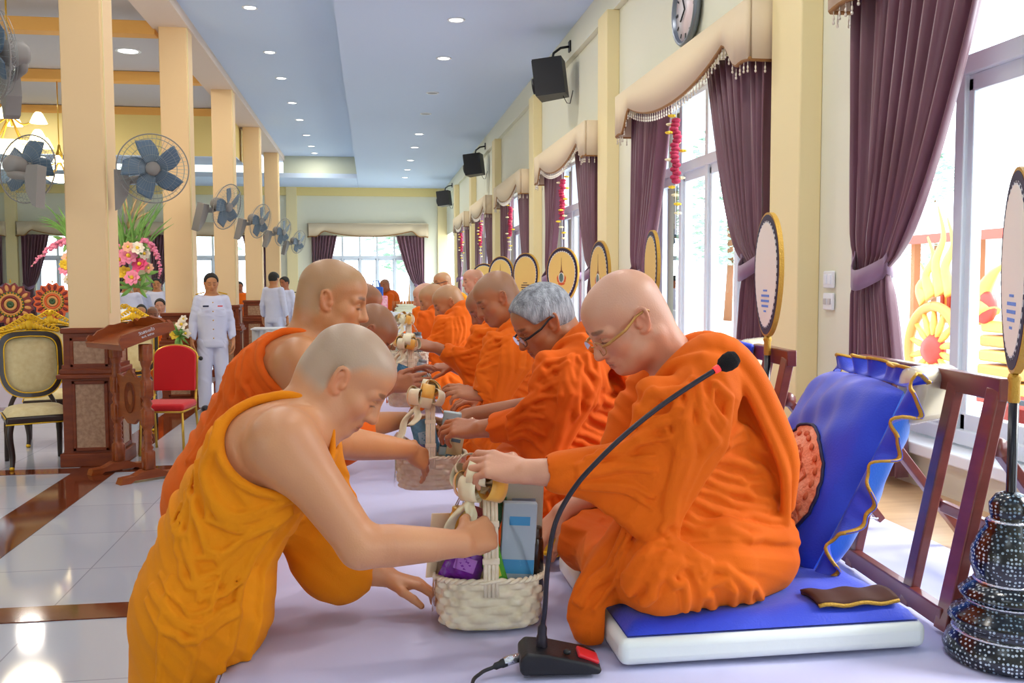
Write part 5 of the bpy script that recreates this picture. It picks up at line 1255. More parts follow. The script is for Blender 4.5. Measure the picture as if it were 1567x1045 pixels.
def talipot(X, Y, zb, zt, face, lab, front=True, base='silver', W=.36):
    """long-handled ceremonial fan on its stand.  face: direction of its front, radians from -y turned towards -x"""
    r = empty('ceremonial_fan', (X, Y, PLAT), -face, lab, 'ceremonial fan', 'oval ceremonial fans behind the monks'); H = zt-zb; zc = (zb+zt)/2-PLAT; zb2 = zb-PLAT
    def outline(k, n=48):  # egg: wide above, narrow below
        P = []
        for i in range(n):
            a = 2*PI*i/n; y = math.sin(a); w = math.cos(a)*(1+.10*y-.02); P.append((k*W/2*w if True else 0, k*H/2*y))
        return P
    Q = np.stack([V(1, 0, 0), V(0, 0, 1), V(0, -1, 0)], 1); c = V(0, 0, zc)
    def plate(name, k, z0, z1, m, par, off=(0, 0)):
        g = MB(); g.prism([(x+off[0], y+off[1]) for x, y in outline(k)], z0, z1, Q, c); return g.build(name, m, par)
    plate('edge', 1.0, -.008, .008, M_GTRIM, r)
    plate('border', .965, -.0095, .0095, M_FANB, r); plate('lace', .87, -.0105, .0105, M_FANL, r)
    p = plate('silk', .83, -.0115, .0115, M_FANY if front != 'white' else M_FANW, r)
    g = MB()
    for i in range(44):
        a = 2*PI*i/44; x, y = .86*W/2*math.cos(a)*(1+.10*math.sin(a)), .86*H/2*math.sin(a)
        for q in (-1, 1): g.box(c+Q@V(x, y, q*.0112), (.006, .010, .001), Q@Rz(a), 0)
    tag(g.build('dash', M_FANB, p), kind='stuff')
    # emblem on the front
    if front is True:
        z = .0122; g = MB(); g.prism([(-.008, .02), (.008, .02), (.0025, .075), (.0008, .125), (-.0008, .125), (-.0025, .075)], z-.001, z, Q, c); g.prism([(-.022, .012), (.022, .012), (.012, .03), (-.012, .03)], z-.001, z, Q, c); g.build('spire', M_EMB, p)
        g = MB(); g.prism([(.026*math.cos(a), -.02+.034*math.sin(a)) for a in np.linspace(0, 2*PI, 25)[:-1]], z-.001, z+.0006, Q, c); g.build('roundel', M_EMG, p)
        g = MB(); g.tube([c+Q@V(.026*math.cos(a), -.02+.034*math.sin(a), z) for a in np.linspace(0, 2*PI, 25)], .003, 5); g.build('ring', M_FANL, p)
        g = MB()
        for q in (-1, 1):
            g.prism([(q*.02, -.06), (q*.045, -.05), (q*.052, -.02), (q*.04, .0), (q*.034, -.03)][::q], z-.001, z, Q, c)
            g.prism([(0, -.075), (q*.03, -.07), (q*.04, -.058), (0, -.055)][::q], z-.001, z, Q, c)
        g.build('ribbon', M_EMR, p)
    elif front in ('text', 'white'):
        for q in (-1, 1):
            g = MB(); rnd = random.Random(3)
            for k, (w, h_) in enumerate(((.05, .006), (.10, .008), (.11, .008), (.09, .008), (.03, .006))):
                x = -w/2
                while x < w/2:
                    d = rnd.uniform(.006, .014); g.box(c+Q@V(x+d/2, -.055-.018*k, q*.0121), (d*.8, h_, .001), Q); x += d
            g.build('lettering', M_FANB if front == 'text' else M_CYAN, p)
    g = MB(); g.lathe([(.009, .0), (.013, .01), (.012, .05), (.015, .06), (.012, .07)], (0, 0, zb2-.07), 14); g.build('ferrule', M_GTRIM, r)
    g = MB(); g.tube([(0, 0, .1), (0, 0, zb2-.06)], .011, 12); g.build('shaft', mat('shaft_black', '#14101e', .25) if 'shaft_black' not in bpy.data.materials else bpy.data.materials['shaft_black'], r)
    global M_INLAY
    if M_INLAY is None: M_INLAY = inlay()
    if base == 'inlay':
        pr = [(.13, 0), (.135, .02), (.125, .045), (.112, .06), (.108, .075), (.125, .085), (.118, .10), (.088, .118), (.086, .13), (.10, .138), (.104, .146), (.085, .165), (.07, .172), (.07, .182), (.073, .19), (.082, .215), (.08, .245), (.062, .285), (.05, .3), (.052, .31), (.04, .318), (.044, .33), (.045, .352), (.032, .372), (.014, .38)]
        g = MB(); g.lathe([(.001, 0)]+pr, n=40); g.build('stand', M_INLAY, r)
        for z, q in ((.06, .114), (.13, .088), (.176, .0715), (.314, .047)): g = MB(); g.lathe([(q-.003, z-.004), (q+.003, z), (q-.003, z+.004)], n=40); g.build('silver_band', M_SILV, r)
    else:
        g = MB(); g.lathe([(.001, 0), (.09, 0), (.085, .02), (.05, .035), (.04, .06), (.06, .08), (.062, .10), (.035, .125), (.028, .15), (.04, .165), (.03, .19), (.015, .2)], n=28); g.build('stand', M_SILV, r)
def fans_row():
    talipot(onY(1552, 600, 1.93)[0], 1.93, onY(1545, 572, 1.93)[2], onY(1552, 255, 1.93)[2], 2.05, 'oval fan on an inlaid black stand at the right edge, before the window', 'white', 'inlay')
    a = [(1176, 325, 515, 3.15, 1.74, 'white', 'tall oval pale fan standing against the pilaster'), (998, 352, 470, 4.55, 1.68, 'text', 'edge-on yellow oval fan behind the front monk, before the second window'),
         (918, 368, 478, 5.2, 1.5, True, 'yellow oval fan with emblem between two plum curtains, beside the front monk'), (861, 378, 463, 6.7, 1.08, True, 'yellow oval fan with emblem, facing the picture, above the grey hair'),
         (805, 387, 458, 7.7, 1.1, 'text', 'yellow oval fan with lines of writing'), (767, 392, 458, 8.7, .99, True, 'yellow oval fan with emblem half hidden behind bald heads'), (741, 403, 448, 9.9, .9, 'text', 'farthest yellow oval fan, only its edge showing')]
    for x, t, b, Y, f, fr, lab in a:
        p = onY(x, (t+b)/2, Y); talipot(p[0], Y, onY(x, b, Y)[2], onY(x, t, Y)[2], f, lab, fr)
# ------------------------------------------------------------------ the left of the hall
M_CREAM = mat('brocade_cream', '#d9c48c', .6, nscale=22, col2='#e6d6a4', bump=.15, bscale=50, sheen=.2)
M_CHAIRW = mat('chair_wood_dark', '#2a1710', .35, coat=.2)
M_REDC = mat('chair_red_fabric', '#d4151e', .8, bump=.1, bscale=300, sheen=.2)
M_GOLDM = mat('gold_metal', '#d9b24a', .3, .8)
def carved(g, c, w, h, R=np.eye(3), seed=0, n=9, d=.03):
    """a gilded crest of scrolls and leaves"""
    rnd = random.Random(seed); c = V(*c)
    for q in (-1, 1):
        for k in range(n):
            t = (k+.5)/n; x = q*w*t; z = h*(1-t)**1.2
            pts = []; s = w*.16*(1-.4*t)
            for j in range(14):
                a = j/13*4.6; r = s*(1-j/16)
                pts.append(c+R@V(x+q*(-r*math.cos(a)+s*.3), -.004*j/13, z+r*math.sin(a)*1.0+.01))
            g.tube(pts, [d*.42*(1-j/20) for j in range(14)], 6)
            g.ball(c+R@V(x, .0, z*.5), (w*.10, d*.6, max(.012, h*.28*(1-t))), R, n=8, m=6)
    g.ball(c+R@V(0, -.005, h*1.02), (w*.09, d*.7, h*.22), R, n=10, m=6); g.ball(c+R@V(0, 0, h*.5), (w*.16, d*.7, h*.4), R, n=10, m=6)
def make_gold_chair():
    r = empty('dining_chair', (0, 0, 0))
    # local: faces -y
    g = MB(); g.box((0, 0, .43), (.52, .50, .07), b=.02); g.build('seat_frame', M_CHAIRW, r)
    g = MB(); g.grid(lambda u, v: (.25*(2*u-1), .24*(2*v-1), .465+.075*((1-(2*u-1)**4)*(1-(2*v-1)**4))**.5), 20, 20); g.build('seat', M_CREAM, r)
    def oval(k, n=44): 
        P = []
        for i in range(n):
            a = 2*PI*i/n; x, z = math.cos(a), math.sin(a)
            if z > 0: P.append((k[0]*math.copysign(abs(x)**.32, x), k[1]*(z**.32)*(1+.12*(1-abs(x))**1.5)))
            else: P.append((k[0]*math.copysign(abs(x)**.75, x), -k[1]*abs(z)**.8))
        return P
    tilt = -.14; Q = Rx(tilt)@np.stack([V(1, 0, 0), V(0, 0, 1), V(0, -1, 0)], 1); c = V(0, .27, .86)
    ou, inn = oval((.265, .29)), oval((.215, .24)); n = len(ou)
    g = MB(); vs = [c+Q@V(x, z, d) for d in (.025, -.025) for P in (ou, inn) for x, z in P]
    fs = []
    for i in range(n):
        j = (i+1) % n; fs += [(i, j, n+j, n+i), (2*n+i, 3*n+i, 3*n+j, 2*n+j), (i, 2*n+i, 2*n+j, j), (n+i, n+j, 3*n+j, 3*n+i)]
    g.raw(vs, fs); g.build('back_frame', M_CHAIRW, r)
    g = MB(); g.tube([c+Q@V(x*1.02, z*1.02, .027) for x, z in inn+inn[:1]], .006, 6); g.tube([c+Q@V(x, z, .027) for x, z in ou+ou[:1]], .005, 6); g.build('gold_beading', M_GOLDP, r)
    g = MB(); m = oval((.218, .243))
    g.grid(lambda u, v: c+Q@V(*(np.array(m[int(u*43.999)])*max(v, .001)), .03*(1-v**3)-.01), 43, 8); i = int(0)
    g.raw([c+Q@V(x, z, -.02) for x, z in m], [tuple(range(n))]); g.raw([c+Q@V(*(np.array(m[k % n])*s_), .03*(1-s_**3)-.01) for k in (43, 44) for s_ in np.linspace(.001, 1, 9)], [(a, a+1, a+10, a+9) for a in range(8)], True)
    g.build('backrest', M_CREAM, r)
    g = MB(); carved(g, c+Q@V(0, .315, .012), .24, .13, Rx(tilt), 1); g.build('carved_crest', M_GOLDP, r)
    for q in (-1, 1):
        g = MB(); g.tube(spline([V(q*.22, -.21, .42), V(q*.235, -.23, .30), V(q*.215, -.215, .12), V(q*.225, -.24, .0)], 14), [.035]+[.034-.0012*k for k in range(13)]+[.017], 10); l = g.build('leg', M_CHAIRW, r)
        g = MB(); g.ball((q*.225, -.24, .018), (.022, .026, .018), n=10, m=6); g.build('gold_foot', M_GOLDP, l)
        g = MB(); g.tube(spline([V(q*.21, .22, .42), V(q*.215, .25, .25), V(q*.22, .31, .0)], 10), [.03]*5+[.026, .025, .024, .023, .022, .02], 10); g.build('leg', M_CHAIRW, r)
        g = MB(); g.tube(spline([V(q*.2, .235, .44), V(q*.17, .245, .54), V(q*.13, .255, .62)], 8), .02, 8); g.build('back_support', M_CHAIRW, r)
        g = MB(); g.tube([(q*.262, -.25, .455), (q*.262, .25, .455)], .005, 6); g.build('gold_line', M_GOLDP, r)
    g = MB(); g.tube([(-.262, -.252, .4), (.262, -.252, .4)], .006, 6); g.build('gold_line', M_GOLDP, r)
    return r
def furniture():
    ch = make_gold_chair(); grp = 'dark wood chairs with gilded crests'
    p = onZ(40, 722, 0); spots = [(-2.98, 8.95, .42, 'cream-upholstered dark chair with gilded crest, whole, nearest the left edge'), (-2.62, 10.9, .15, 'cream-upholstered gilded chair seen above the lectern, behind the first column'),
        (-3.22, 10.15, .3, 'gilded cream chair mostly hidden between the nearest chair and the first column'), (-3.2, 12.7, .0, 'gilded cream chair half covered by the chair above the lectern')]
    for i, (x, y, rz, lab) in enumerate(spots):
        o = ch if i == 0 else copy_tree(ch); o.location = (x, y, 0); o.rotation_euler = (0, 0, rz); tag(o, lab, 'chair', grp)
    # red banquet chair
    q = onZ(240, 712, 0); r = empty('banquet_chair', (-1.93, 9.35, 0), -.12, 'red fabric banquet chair with gold metal legs behind the lectern', 'chair')
    g = MB(); g.box((0, 0, .455), (.43, .42, .07), b=.03); g.build('seat', M_REDC, r)
    g = MB(); Q = Rx(-.12)@np.stack([V(1, 0, 0), V(0, 0, 1), V(0, -1, 0)], 1)
    P = [(-.20, 0)]+[(-.20+.0*k, .30) for k in (0,)]+[(-.2*math.cos(a)+0.0 if False else .20*math.cos(a), .33+.11*math.sin(a)) for a in np.linspace(PI, 0, 15)]+[(.20, 0)]
    g.prism(P, -.02, .025, Q, (0, .21, .57)); o = g.build('backrest', M_REDC, r); md = o.modifiers.new('b', 'BEVEL'); md.width = .012; md.segments = 3
    g = MB(); g.tube([V(0, .225, .57)+Q@V(x*1.03, z, 0) for x, z in P], .012, 8); g.build('back_frame', M_GOLDM, r)
    for sx in (-1, 1):
        g = MB(); g.tube([(sx*.19, -.18, .43), (sx*.205, -.20, 0)], .0125, 8); g.build('leg', M_GOLDM, r)
        g = MB(); g.tube([(sx*.20, .22, .58), (sx*.2, .2, .43), (sx*.21, .27, 0)], .0125, 8); g.build('leg', M_GOLDM, r)
    g = MB()
    for z in (.415,):
        g.tube([(-.2, -.19, z), (.2, -.19, z), (.2, .2, z), (-.2, .2, z), (-.2, -.19, z)], .011, 8)
    g.build('seat_frame', M_GOLDM, r)
    lectern(); altar(); flowers(); chandeliers(); wall_fans(); far_table()
def lectern():
    r = empty('lectern', (-2.0, 8.28, 0), -.89, 'carved red-brown wooden lectern with turned legs, in front of the first column', 'lectern')
    for i, sx in enumerate((-1, 1)):
        x = sx*.27
        prof = [(.05, .10), (.05, .24), (.036, .25), (.045, .27), (.03, .29), (.038, .31), (.03, .33), (.038, .35), (.03, .37), (.038, .39), (.03, .41), (.038, .43), (.048, .45), (.048, .58), (.03, .6), (.044, .63), (.03, .66), (.05, .69), (.05, .82), (.03, .84), (.04, .86), (.03, .88), (.04, .9), (.03, .92), (.04, .95), (.045, .97), (.045, 1.12)]
        g = MB(); g.lathe([(.001, .10)]+prof+[(.001, 1.12)], (x, 0, 0), 14)
        for z0, z1 in ((.09, .24), (.45, .58), (.69, .82), (.98, 1.12)): g.box((x, 0, (z0+z1)/2), (.085, .085, z1-z0), b=.008)
        g.build('leg', M_WOOD, r)
        g = MB(); g.prism([(-.26, 0), (-.24, .05), (-.14, .055), (-.06, .09), (.06, .09), (.14, .055), (.24, .05), (.26, 0), (.17, 0), (.14, .02), (-.14, .02), (-.17, 0)], -.045, .045, np.stack([V(0, 1, 0), V(0, 0, 1), V(1, 0, 0)], 1), (x, 0, 0)); g.build('foot', M_WOOD, r)
    Q = np.stack([V(1, 0, 0), V(0, 0, 1), V(0, -1, 0)], 1)
    P = [(1.35*a, b) for a, b in ((-.17, -.13), (-.17, -.19), (-.10, -.17), (-.04, -.22), (.04, -.22), (.10, -.17), (.17, -.19), (.17, -.13), (.14, -.06), (.14, .08), (.17, .13), (.17, .19), (.08, .17), (.0, .24), (-.08, .17), (-.17, .19), (-.17, .13), (-.14, .08), (-.14, -.06))]
    g = MB(); g.prism(P, -.014, .014, Q, (0, 0, .66)); g.build('carved_panel', M_WOOD, r)
    g = MB(); g.lathe([(.001, .012), (.078, .016), (.085, .024), (.085, 0)], (0, 0, .66), 26, np.stack([V(1, 0, 0), V(0, 0, 1.55), V(0, -1, 0)], 1)); g.build('oval_boss', M_WOODD, r)
    T = Rx(.30)
    g = MB(); g.box((0, .0, 1.17), (.66, .46, .028), T, b=.006); g.box(V(0, 0, 1.15)+T@V(0, -.22, .02), (.66, .02, .05), T, b=.005); g.build('desk_top', M_WOOD, r)
    # scalloped boards standing on three sides of the desk top
    QQ = T@Q; c0 = V(0, 0, 1.17)
    def wavy(w, h): return [(-w, 0), (-w, h*.45), (-w*.86, h*.7), (-w*.72, h*.5), (-w*.5, h*.8), (-w*.2, h*.85), (0, h), (w*.2, h*.85), (w*.5, h*.8), (w*.72, h*.5), (w*.86, h*.7), (w, h*.45), (w, 0)]
    g = MB(); g.prism(wavy(.33, .10), -.012, .012, QQ, c0+T@V(0, .225, .01)); g.build('back_board', M_WOOD, r)
    g = MB(); Q2 = T@np.stack([V(0, 1, 0), V(0, 0, 1), V(1, 0, 0)], 1)
    for sx in (-1,): g.prism(wavy(.22, .085), -.012, .012, Q2, c0+T@V(sx*.32, 0, .01))
    g.build('side_board', M_WOOD, r)
    g = MB(); g.prism([(-.24, -.01), (-.24, .05), (-.2, .085), (.1, .08), (.2, .06), (.24, .02), (.24, -.02)], -.012, .012, Q2, c0+T@V(.32, 0, .01)); sb = g.build('side_board', M_WOOD, r)
    # two rows of white Thai lettering on the side board
    for row, (txt, z, s) in enumerate((('\u0e27\u0e31\u0e14\u0e2a\u0e23\u0e30\u0e41\u0e01\u0e49\u0e27', .05, .034), ('\u0e1e.\u0e28. \u0e52\u0e55\u0e56\u0e50', .018, .026))):
        cu = bpy.data.curves.new('lettering', 'FONT'); cu.body = txt; cu.size = s; cu.align_x = 'CENTER'; cu.extrude = .001
        o = bpy.data.objects.new('lettering', cu); COL.objects.link(o); o.parent = sb; cu.materials.append(M_WHITE)
        Mx = Matrix.Identity(4); B = T@np.stack([V(0, 1, 0), V(0, 0, 1), V(1, 0, 0)], 1); pos = c0+T@V(.334, 0, .01+z-.01)
        for i in range(3):
            for j in range(3): Mx[i][j] = B[i, j]
            Mx[i][3] = pos[i]
        o.matrix_local = Mx; bpy.context.view_layer.update(); me = bpy.data.meshes.new_from_object(o.evaluated_get(bpy.context.evaluated_depsgraph_get())); q = bpy.data.objects.new('lettering', me); COL.objects.link(q); q.parent = sb; q.matrix_local = Mx; bpy.data.objects.remove(o)
def altar():
    c = onY(50, 505, 13.2); r = empty('altar_table', (-4.45, 13.4, 0), 0, 'low altar table with gilded carved edge and pale cloth, behind the chairs', 'altar table')
    g = MB(); g.box((0, 0, .43), (1.5, .6, .86)); g.build('cloth', mat('altar_cloth_lilac_white', '#d9cede', .8), r)
    g = MB(); g.box((0, 0, .89), (1.62, .7, .07), b=.01); g.build('top', M_GOLDP, r)
    g = MB(); g.box((0, -.36, .87), (1.6, .02, .05)); 
    g.build('red_band', M_RED, r)
    g = MB()
    for k in range(24): x = -.76+k*.066; g.prism([(x, 0), (x+.03, .022), (x+.06, 0), (x+.03, -.022)], 0, .012, np.stack([V(1, 0, 0), V(0, 0, 1), V(0, -1, 0)], 1), (0, -.37, .87))
    tag(g.build('lozenge_trim', M_GOLDP, r), kind='stuff')
    g = MB(); carved(g, (.1, -.3, .93), .66, .12, np.eye(3), 3, 12, .03); carved(g, (-.45, -.32, .92), .34, .08, np.eye(3), 4, 9, .025); g.build('carving', M_GOLDP, r)
    reds = (mat('wheel_orange', '#e2602c', .5), mat('wheel_maroon', '#7d2626', .5), mat('wheel_green', '#3f5a34', .5), mat('wheel_tan', '#d99a5a', .5))
    for i, (px, py, rad, lab) in enumerate(((17, 466, .29, 'larger brown lotus-petalled wheel standing on the altar at the left edge'), (81, 461, .25, 'bright orange lotus-petalled wheel standing on the altar beside the first column'))):
        p = onY(px, py, 13.25); w = empty('dharma_wheel', tuple(p), 0, lab, 'wheel', 'petalled wheels on the altar'); Q = np.stack([V(1, 0, 0), V(0, 0, 1), V(0, -1, 0)], 1)
        g = MB(); pts = []
        for k in range(16):
            for t, rr in ((0, .86), (.25, .93), (.5, 1.0), (.75, .93)): a = 2*PI*(k+t)/16; pts.append((rad*rr*math.cos(a), rad*rr*math.sin(a)))
        g.prism(pts, -.015, .015, Q); g.build('petal_disc', reds[0] if i else reds[1], w)
        g = MB()
        for k in range(16):
            a = 2*PI*(k+.5)/16; R2 = Q@Rz(a); g.ball(R2@V(rad*.74, 0, .015), (rad*.16, rad*.085, .012), R2, n=10, m=6)
        g.build('petal', reds[3] if not i else reds[1], w)
        for n, (ra, rb, mm, zz) in enumerate(((.58, .50, reds[2], .02), (.5, .40, reds[3], .022), (.40, .30, reds[1] if not i else reds[0], .025), (.28, .16, reds[3], .028), (.16, .0, reds[2], .03))):
            g = MB(); g.lathe([(max(.001, rad*rb), zz-.01), (max(.001, rad*rb), zz), (rad*ra, zz), (rad*ra, zz-.015)], n=32, R=Q); g.build('ring', mm, w)
        g = MB()
        for k in range(24): a = 2*PI*k/24; g.ball(Q@V(rad*.53*math.cos(a), rad*.53*math.sin(a), .022), .010, n=6, m=4)
        g.build('stud', M_GOLDP, w)
        g = MB(); g.tube([(0, .01, -rad*.8), (0, .01, -rad-.12)], .02, 8); g.lathe([(.07, 0), (.05, .03), (.02, .06)], (0, .01, .93-p[2]), 16); g.tube([(0, 0, rad*.98), (0, 0, rad*1.15)], [.012, .004], 8); g.build('stand', M_GOLDP, w)
def leaf_strip(g, pts, w, n=10):
    P = spline(pts, n); vs = []
    for i, p in enumerate(P):
        t = unit(P[min(i+1, n)]-P[max(i-1, 0)]); s = unit(np.cross(t, V(.1, .95, .3))); k = w*math.sin(PI*min(.97, .12+.86*i/n))
        vs += [p-s*k, p+V(0, -.3*k, 0), p+s*k]
    g.raw(vs, [(3*i+j, 3*i+j+1, 3*i+j+4, 3*i+j+3) for i in range(n) for j in (0, 1)], True)
def flowers():
    rnd = random.Random(11); Y = 11.9
    r = wempty('flower_arrangement', tuple(onY(196, 440, Y)*V(1, 1, 0)), 'tall arrangement of pink, white and yellow flowers with grasses, behind the first column', 'flowers')
    f = lambda x, y, d=0: onY(x, y, Y+d)
    MP = [mat('petal_pink', '#f08cac', .6), mat('petal_deep_pink', '#e0447c', .6), mat('petal_white', '#f6ead8', .6), mat('petal_yellow', '#f4cf3a', .6), mat('petal_peach', '#f3b79a', .6)]
    ML = mat('leaf_green', '#5f8f3c', .5, nscale=9, col2='#7fae58'); MG = mat('grass_dry', '#c9a878', .7)
    g = MB(); b = f(196, 470); g.lathe([(.09, 0), (.06, .5), (.05, 1.0), (.09, 1.3), (.001, 1.3)], (b[0], b[1], 0), 18); g.build('vase_stand', M_WHITE, r)
    def bloom(c, rad, m, seed, n=8):
        q = random.Random(seed); ax = unit(V(q.uniform(-.5, .5), -1, q.uniform(-.1, .6))); a1 = unit(np.cross(ax, V(0, 0, 1))); a2 = np.cross(a1, ax); g = MB()
        for ly, (nn, rr, up) in enumerate(((n, 1, .15), (n-2, .65, .45))):
            for k in range(nn):
                a = 2*PI*k/nn+ly*.4; d = a1*math.cos(a)+a2*math.sin(a); s = np.cross(ax, d)
                g.grid(lambda u, v: c+rad*rr*(d*u*(1-.15*u)+ax*(up*u+.12*math.sin(PI*u))+s*(v-.5)*.62*math.sin(PI*min(.96, u*.85+.1))), 5, 3)
        o = g.build('bloom', MP[m], r); g = MB(); g.ball(c+ax*rad*.2, rad*.2, n=8, m=5); g.build('flower_centre', MP[3], o)
    for i, (x, y, s, m) in enumerate(((196, 392, .13, 0), (215, 405, .13, 1), (190, 418, .11, 3), (203, 425, .12, 0), (222, 388, .09, 2), (183, 398, .11, 0), (210, 380, .10, 2), (228, 410, .08, 4), (186, 380, .08, 0), (214, 428, .08, 2), (196, 378, .08, 4), (104, 395, .09, 4), (101, 412, .10, 0), (105, 428, .08, 2), (208, 383, .07, 3), (98, 404, .07, 3))): bloom(f(x, y, rnd.uniform(-.15, .1)), s, m, i)
    g = MB()
    for i in range(34):
        x0 = rnd.uniform(185, 212); x1 = x0+rnd.uniform(-40, 55); y1 = rnd.uniform(300, 350); a, z = f(x0, 395), f(x1, y1, rnd.uniform(-.2, .2)); leaf_strip(g, [a, a*.5+z*.5+V(0, 0, .06), z], .010)
    for i in range(22):
        x1 = rnd.uniform(55, 105); y1 = rnd.uniform(305, 350); a, z = f(108, 370), f(x1, y1, rnd.uniform(-.2, .2)); leaf_strip(g, [a, a*.5+z*.5+V(0, 0, .07), z], .008)
    for x, y in ((210, 372), (218, 368), (104, 368), (202, 440), (214, 440), (222, 420)):
        for k in range(5): a = rnd.uniform(0, 6.3); c = f(x, y); leaf_strip(g, [c, c+V(.09*math.cos(a), -.04, .09*math.sin(a)), c+V(.17*math.cos(a), -.05, .15*math.sin(a))], .022)
    tag(g.build('leaves', ML, r), kind='stuff')
    g = MB()
    for i in range(9):
        x1 = rnd.uniform(185, 240); a, z = f(196, 350), f(x1, rnd.uniform(300, 325)); g.tube(spline([a, a*.5+z*.5+V(0, 0, .03), z], 8), [.003]*4+[.011, .014, .012, .008, .003], 5)
    g.build('dry_plume', MG, r)
    for pts in ([(100, 368), (80, 378), (62, 392), (48, 408)], [(218, 368), (232, 378), (240, 390), (245, 412), (243, 425)]):
        g = MB(); sp = spline([f(*p) for p in pts], 26); g.tube(sp, .003, 5); o = g.build('stem', ML, r); g = MB()
        for i, p in enumerate(sp):
            s = .034*(1-i/34)
            for k in range(3): g.ball(p+V(rnd.uniform(-1, 1)*s, rnd.uniform(-1, 1)*s, rnd.uniform(-1, 1)*s), (s, s, s*.7), n=6, m=4)
        tag(g.build('orchid_blossoms', MP[0], o), kind='stuff')
    # lilies beside the second column
    Y2 = 12.05; r2 = wempty('lily_bouquet', tuple(onY(275, 540, Y2)), 'bouquet of white and yellow lilies beside the second column, next to the standing officer', 'flowers'); f2 = lambda x, y, d=0: onY(x, y, Y2+d); r = r2
    for i, (x, y, s, m) in enumerate(((278, 497, .09, 2), (268, 512, .08, 3), (284, 510, .08, 2), (272, 500, .07, 4), (281, 488, .06, 2))): bloom(f2(x, y), s, m, 40+i, 6)
    g = MB()
    for i in range(26):
        a = f2(275, 515); z = f2(275+rnd.uniform(-16, 16), 515+rnd.uniform(-20, 48), rnd.uniform(-.1, .05)); leaf_strip(g, [a, a*.5+z*.5+V(0, -.05, .02), z], .016)
    tag(g.build('leaves', ML, r2), kind='stuff')
    g = MB()
    for k in range(4): g.tube(spline([f2(277+k*2, 530), f2(279+k*2, 555), f2(277+k*3, 582)], 8), .006, 5)
    g.build('hanging_ribbon', M_WHITE, r2)
def chandeliers():
    def make(x, y, z, s, lab, top=5.13):
        r = empty('chandelier', (x, y, z), 0, lab, 'chandelier', 'brass chandeliers of the left hall')
        g = MB(); g.tube([(0, 0, .2*s), (0, 0, top-z)], .010, 8); g.lathe([(.001, .1), (.05, .12), (.06, .2), (.03, .28), (.02, .36), (.001, .38)], (0, 0, -.1*s), 14); g.lathe([(.06, 0), (.05, -.03), (.001, -.05)], (0, 0, top-z+.0), 14); g.build('stem', M_GOLDM, r)
        for k in range(8):
            a = 2*PI*k/8+.2; d = V(math.cos(a), math.sin(a), 0); lo = k % 2; R_ = (.46 if lo else .30)*s; zz = (-.22 if lo else .04)*s
            g = MB(); g.tube(spline([V(0, 0, .05*s), d*R_*.5+V(0, 0, zz-.10*s), d*R_+V(0, 0, zz), d*R_*1.05+V(0, 0, zz+.06*s)], 12), .011*s, 7); arm = g.build('arm', M_GOLDM, r)
            g = MB(); g.lathe([(.03*s, .0), (.05*s, -.02*s), (.075*s, -.07*s), (.10*s, -.13*s), (.105*s, -.135*s)], d*R_*1.05+V(0, 0, zz+.06*s), 16); g.build('glass_shade', M_GLOWW, arm)
        g = MB(); g.lathe([(.30*s, 0), (.27*s, -.07*s), (.17*s, -.13*s), (.001, -.16*s)], (0, 0, -.28*s), 24); g.build('glass_bowl', M_GLOWW, r)
        l = bpy.data.lights.new('chandelier_light', 'POINT'); l.energy = 45; l.color = (1, .88, .65); l.shadow_soft_size = .3; lo = bpy.data.objects.new('chandelier_light', l); COL.objects.link(lo); lo.parent = r; lo.location = (0, 0, -.6*s)
    p = onY(15, 182, 10.6); make(p[0], p[1], p[2], .85, 'brass chandelier with white glass shades, behind the leftmost fan')
    p = onY(91, 248, 17); make(p[0], p[1], p[2], .8, 'farther chandelier, one shade showing beside the first column')
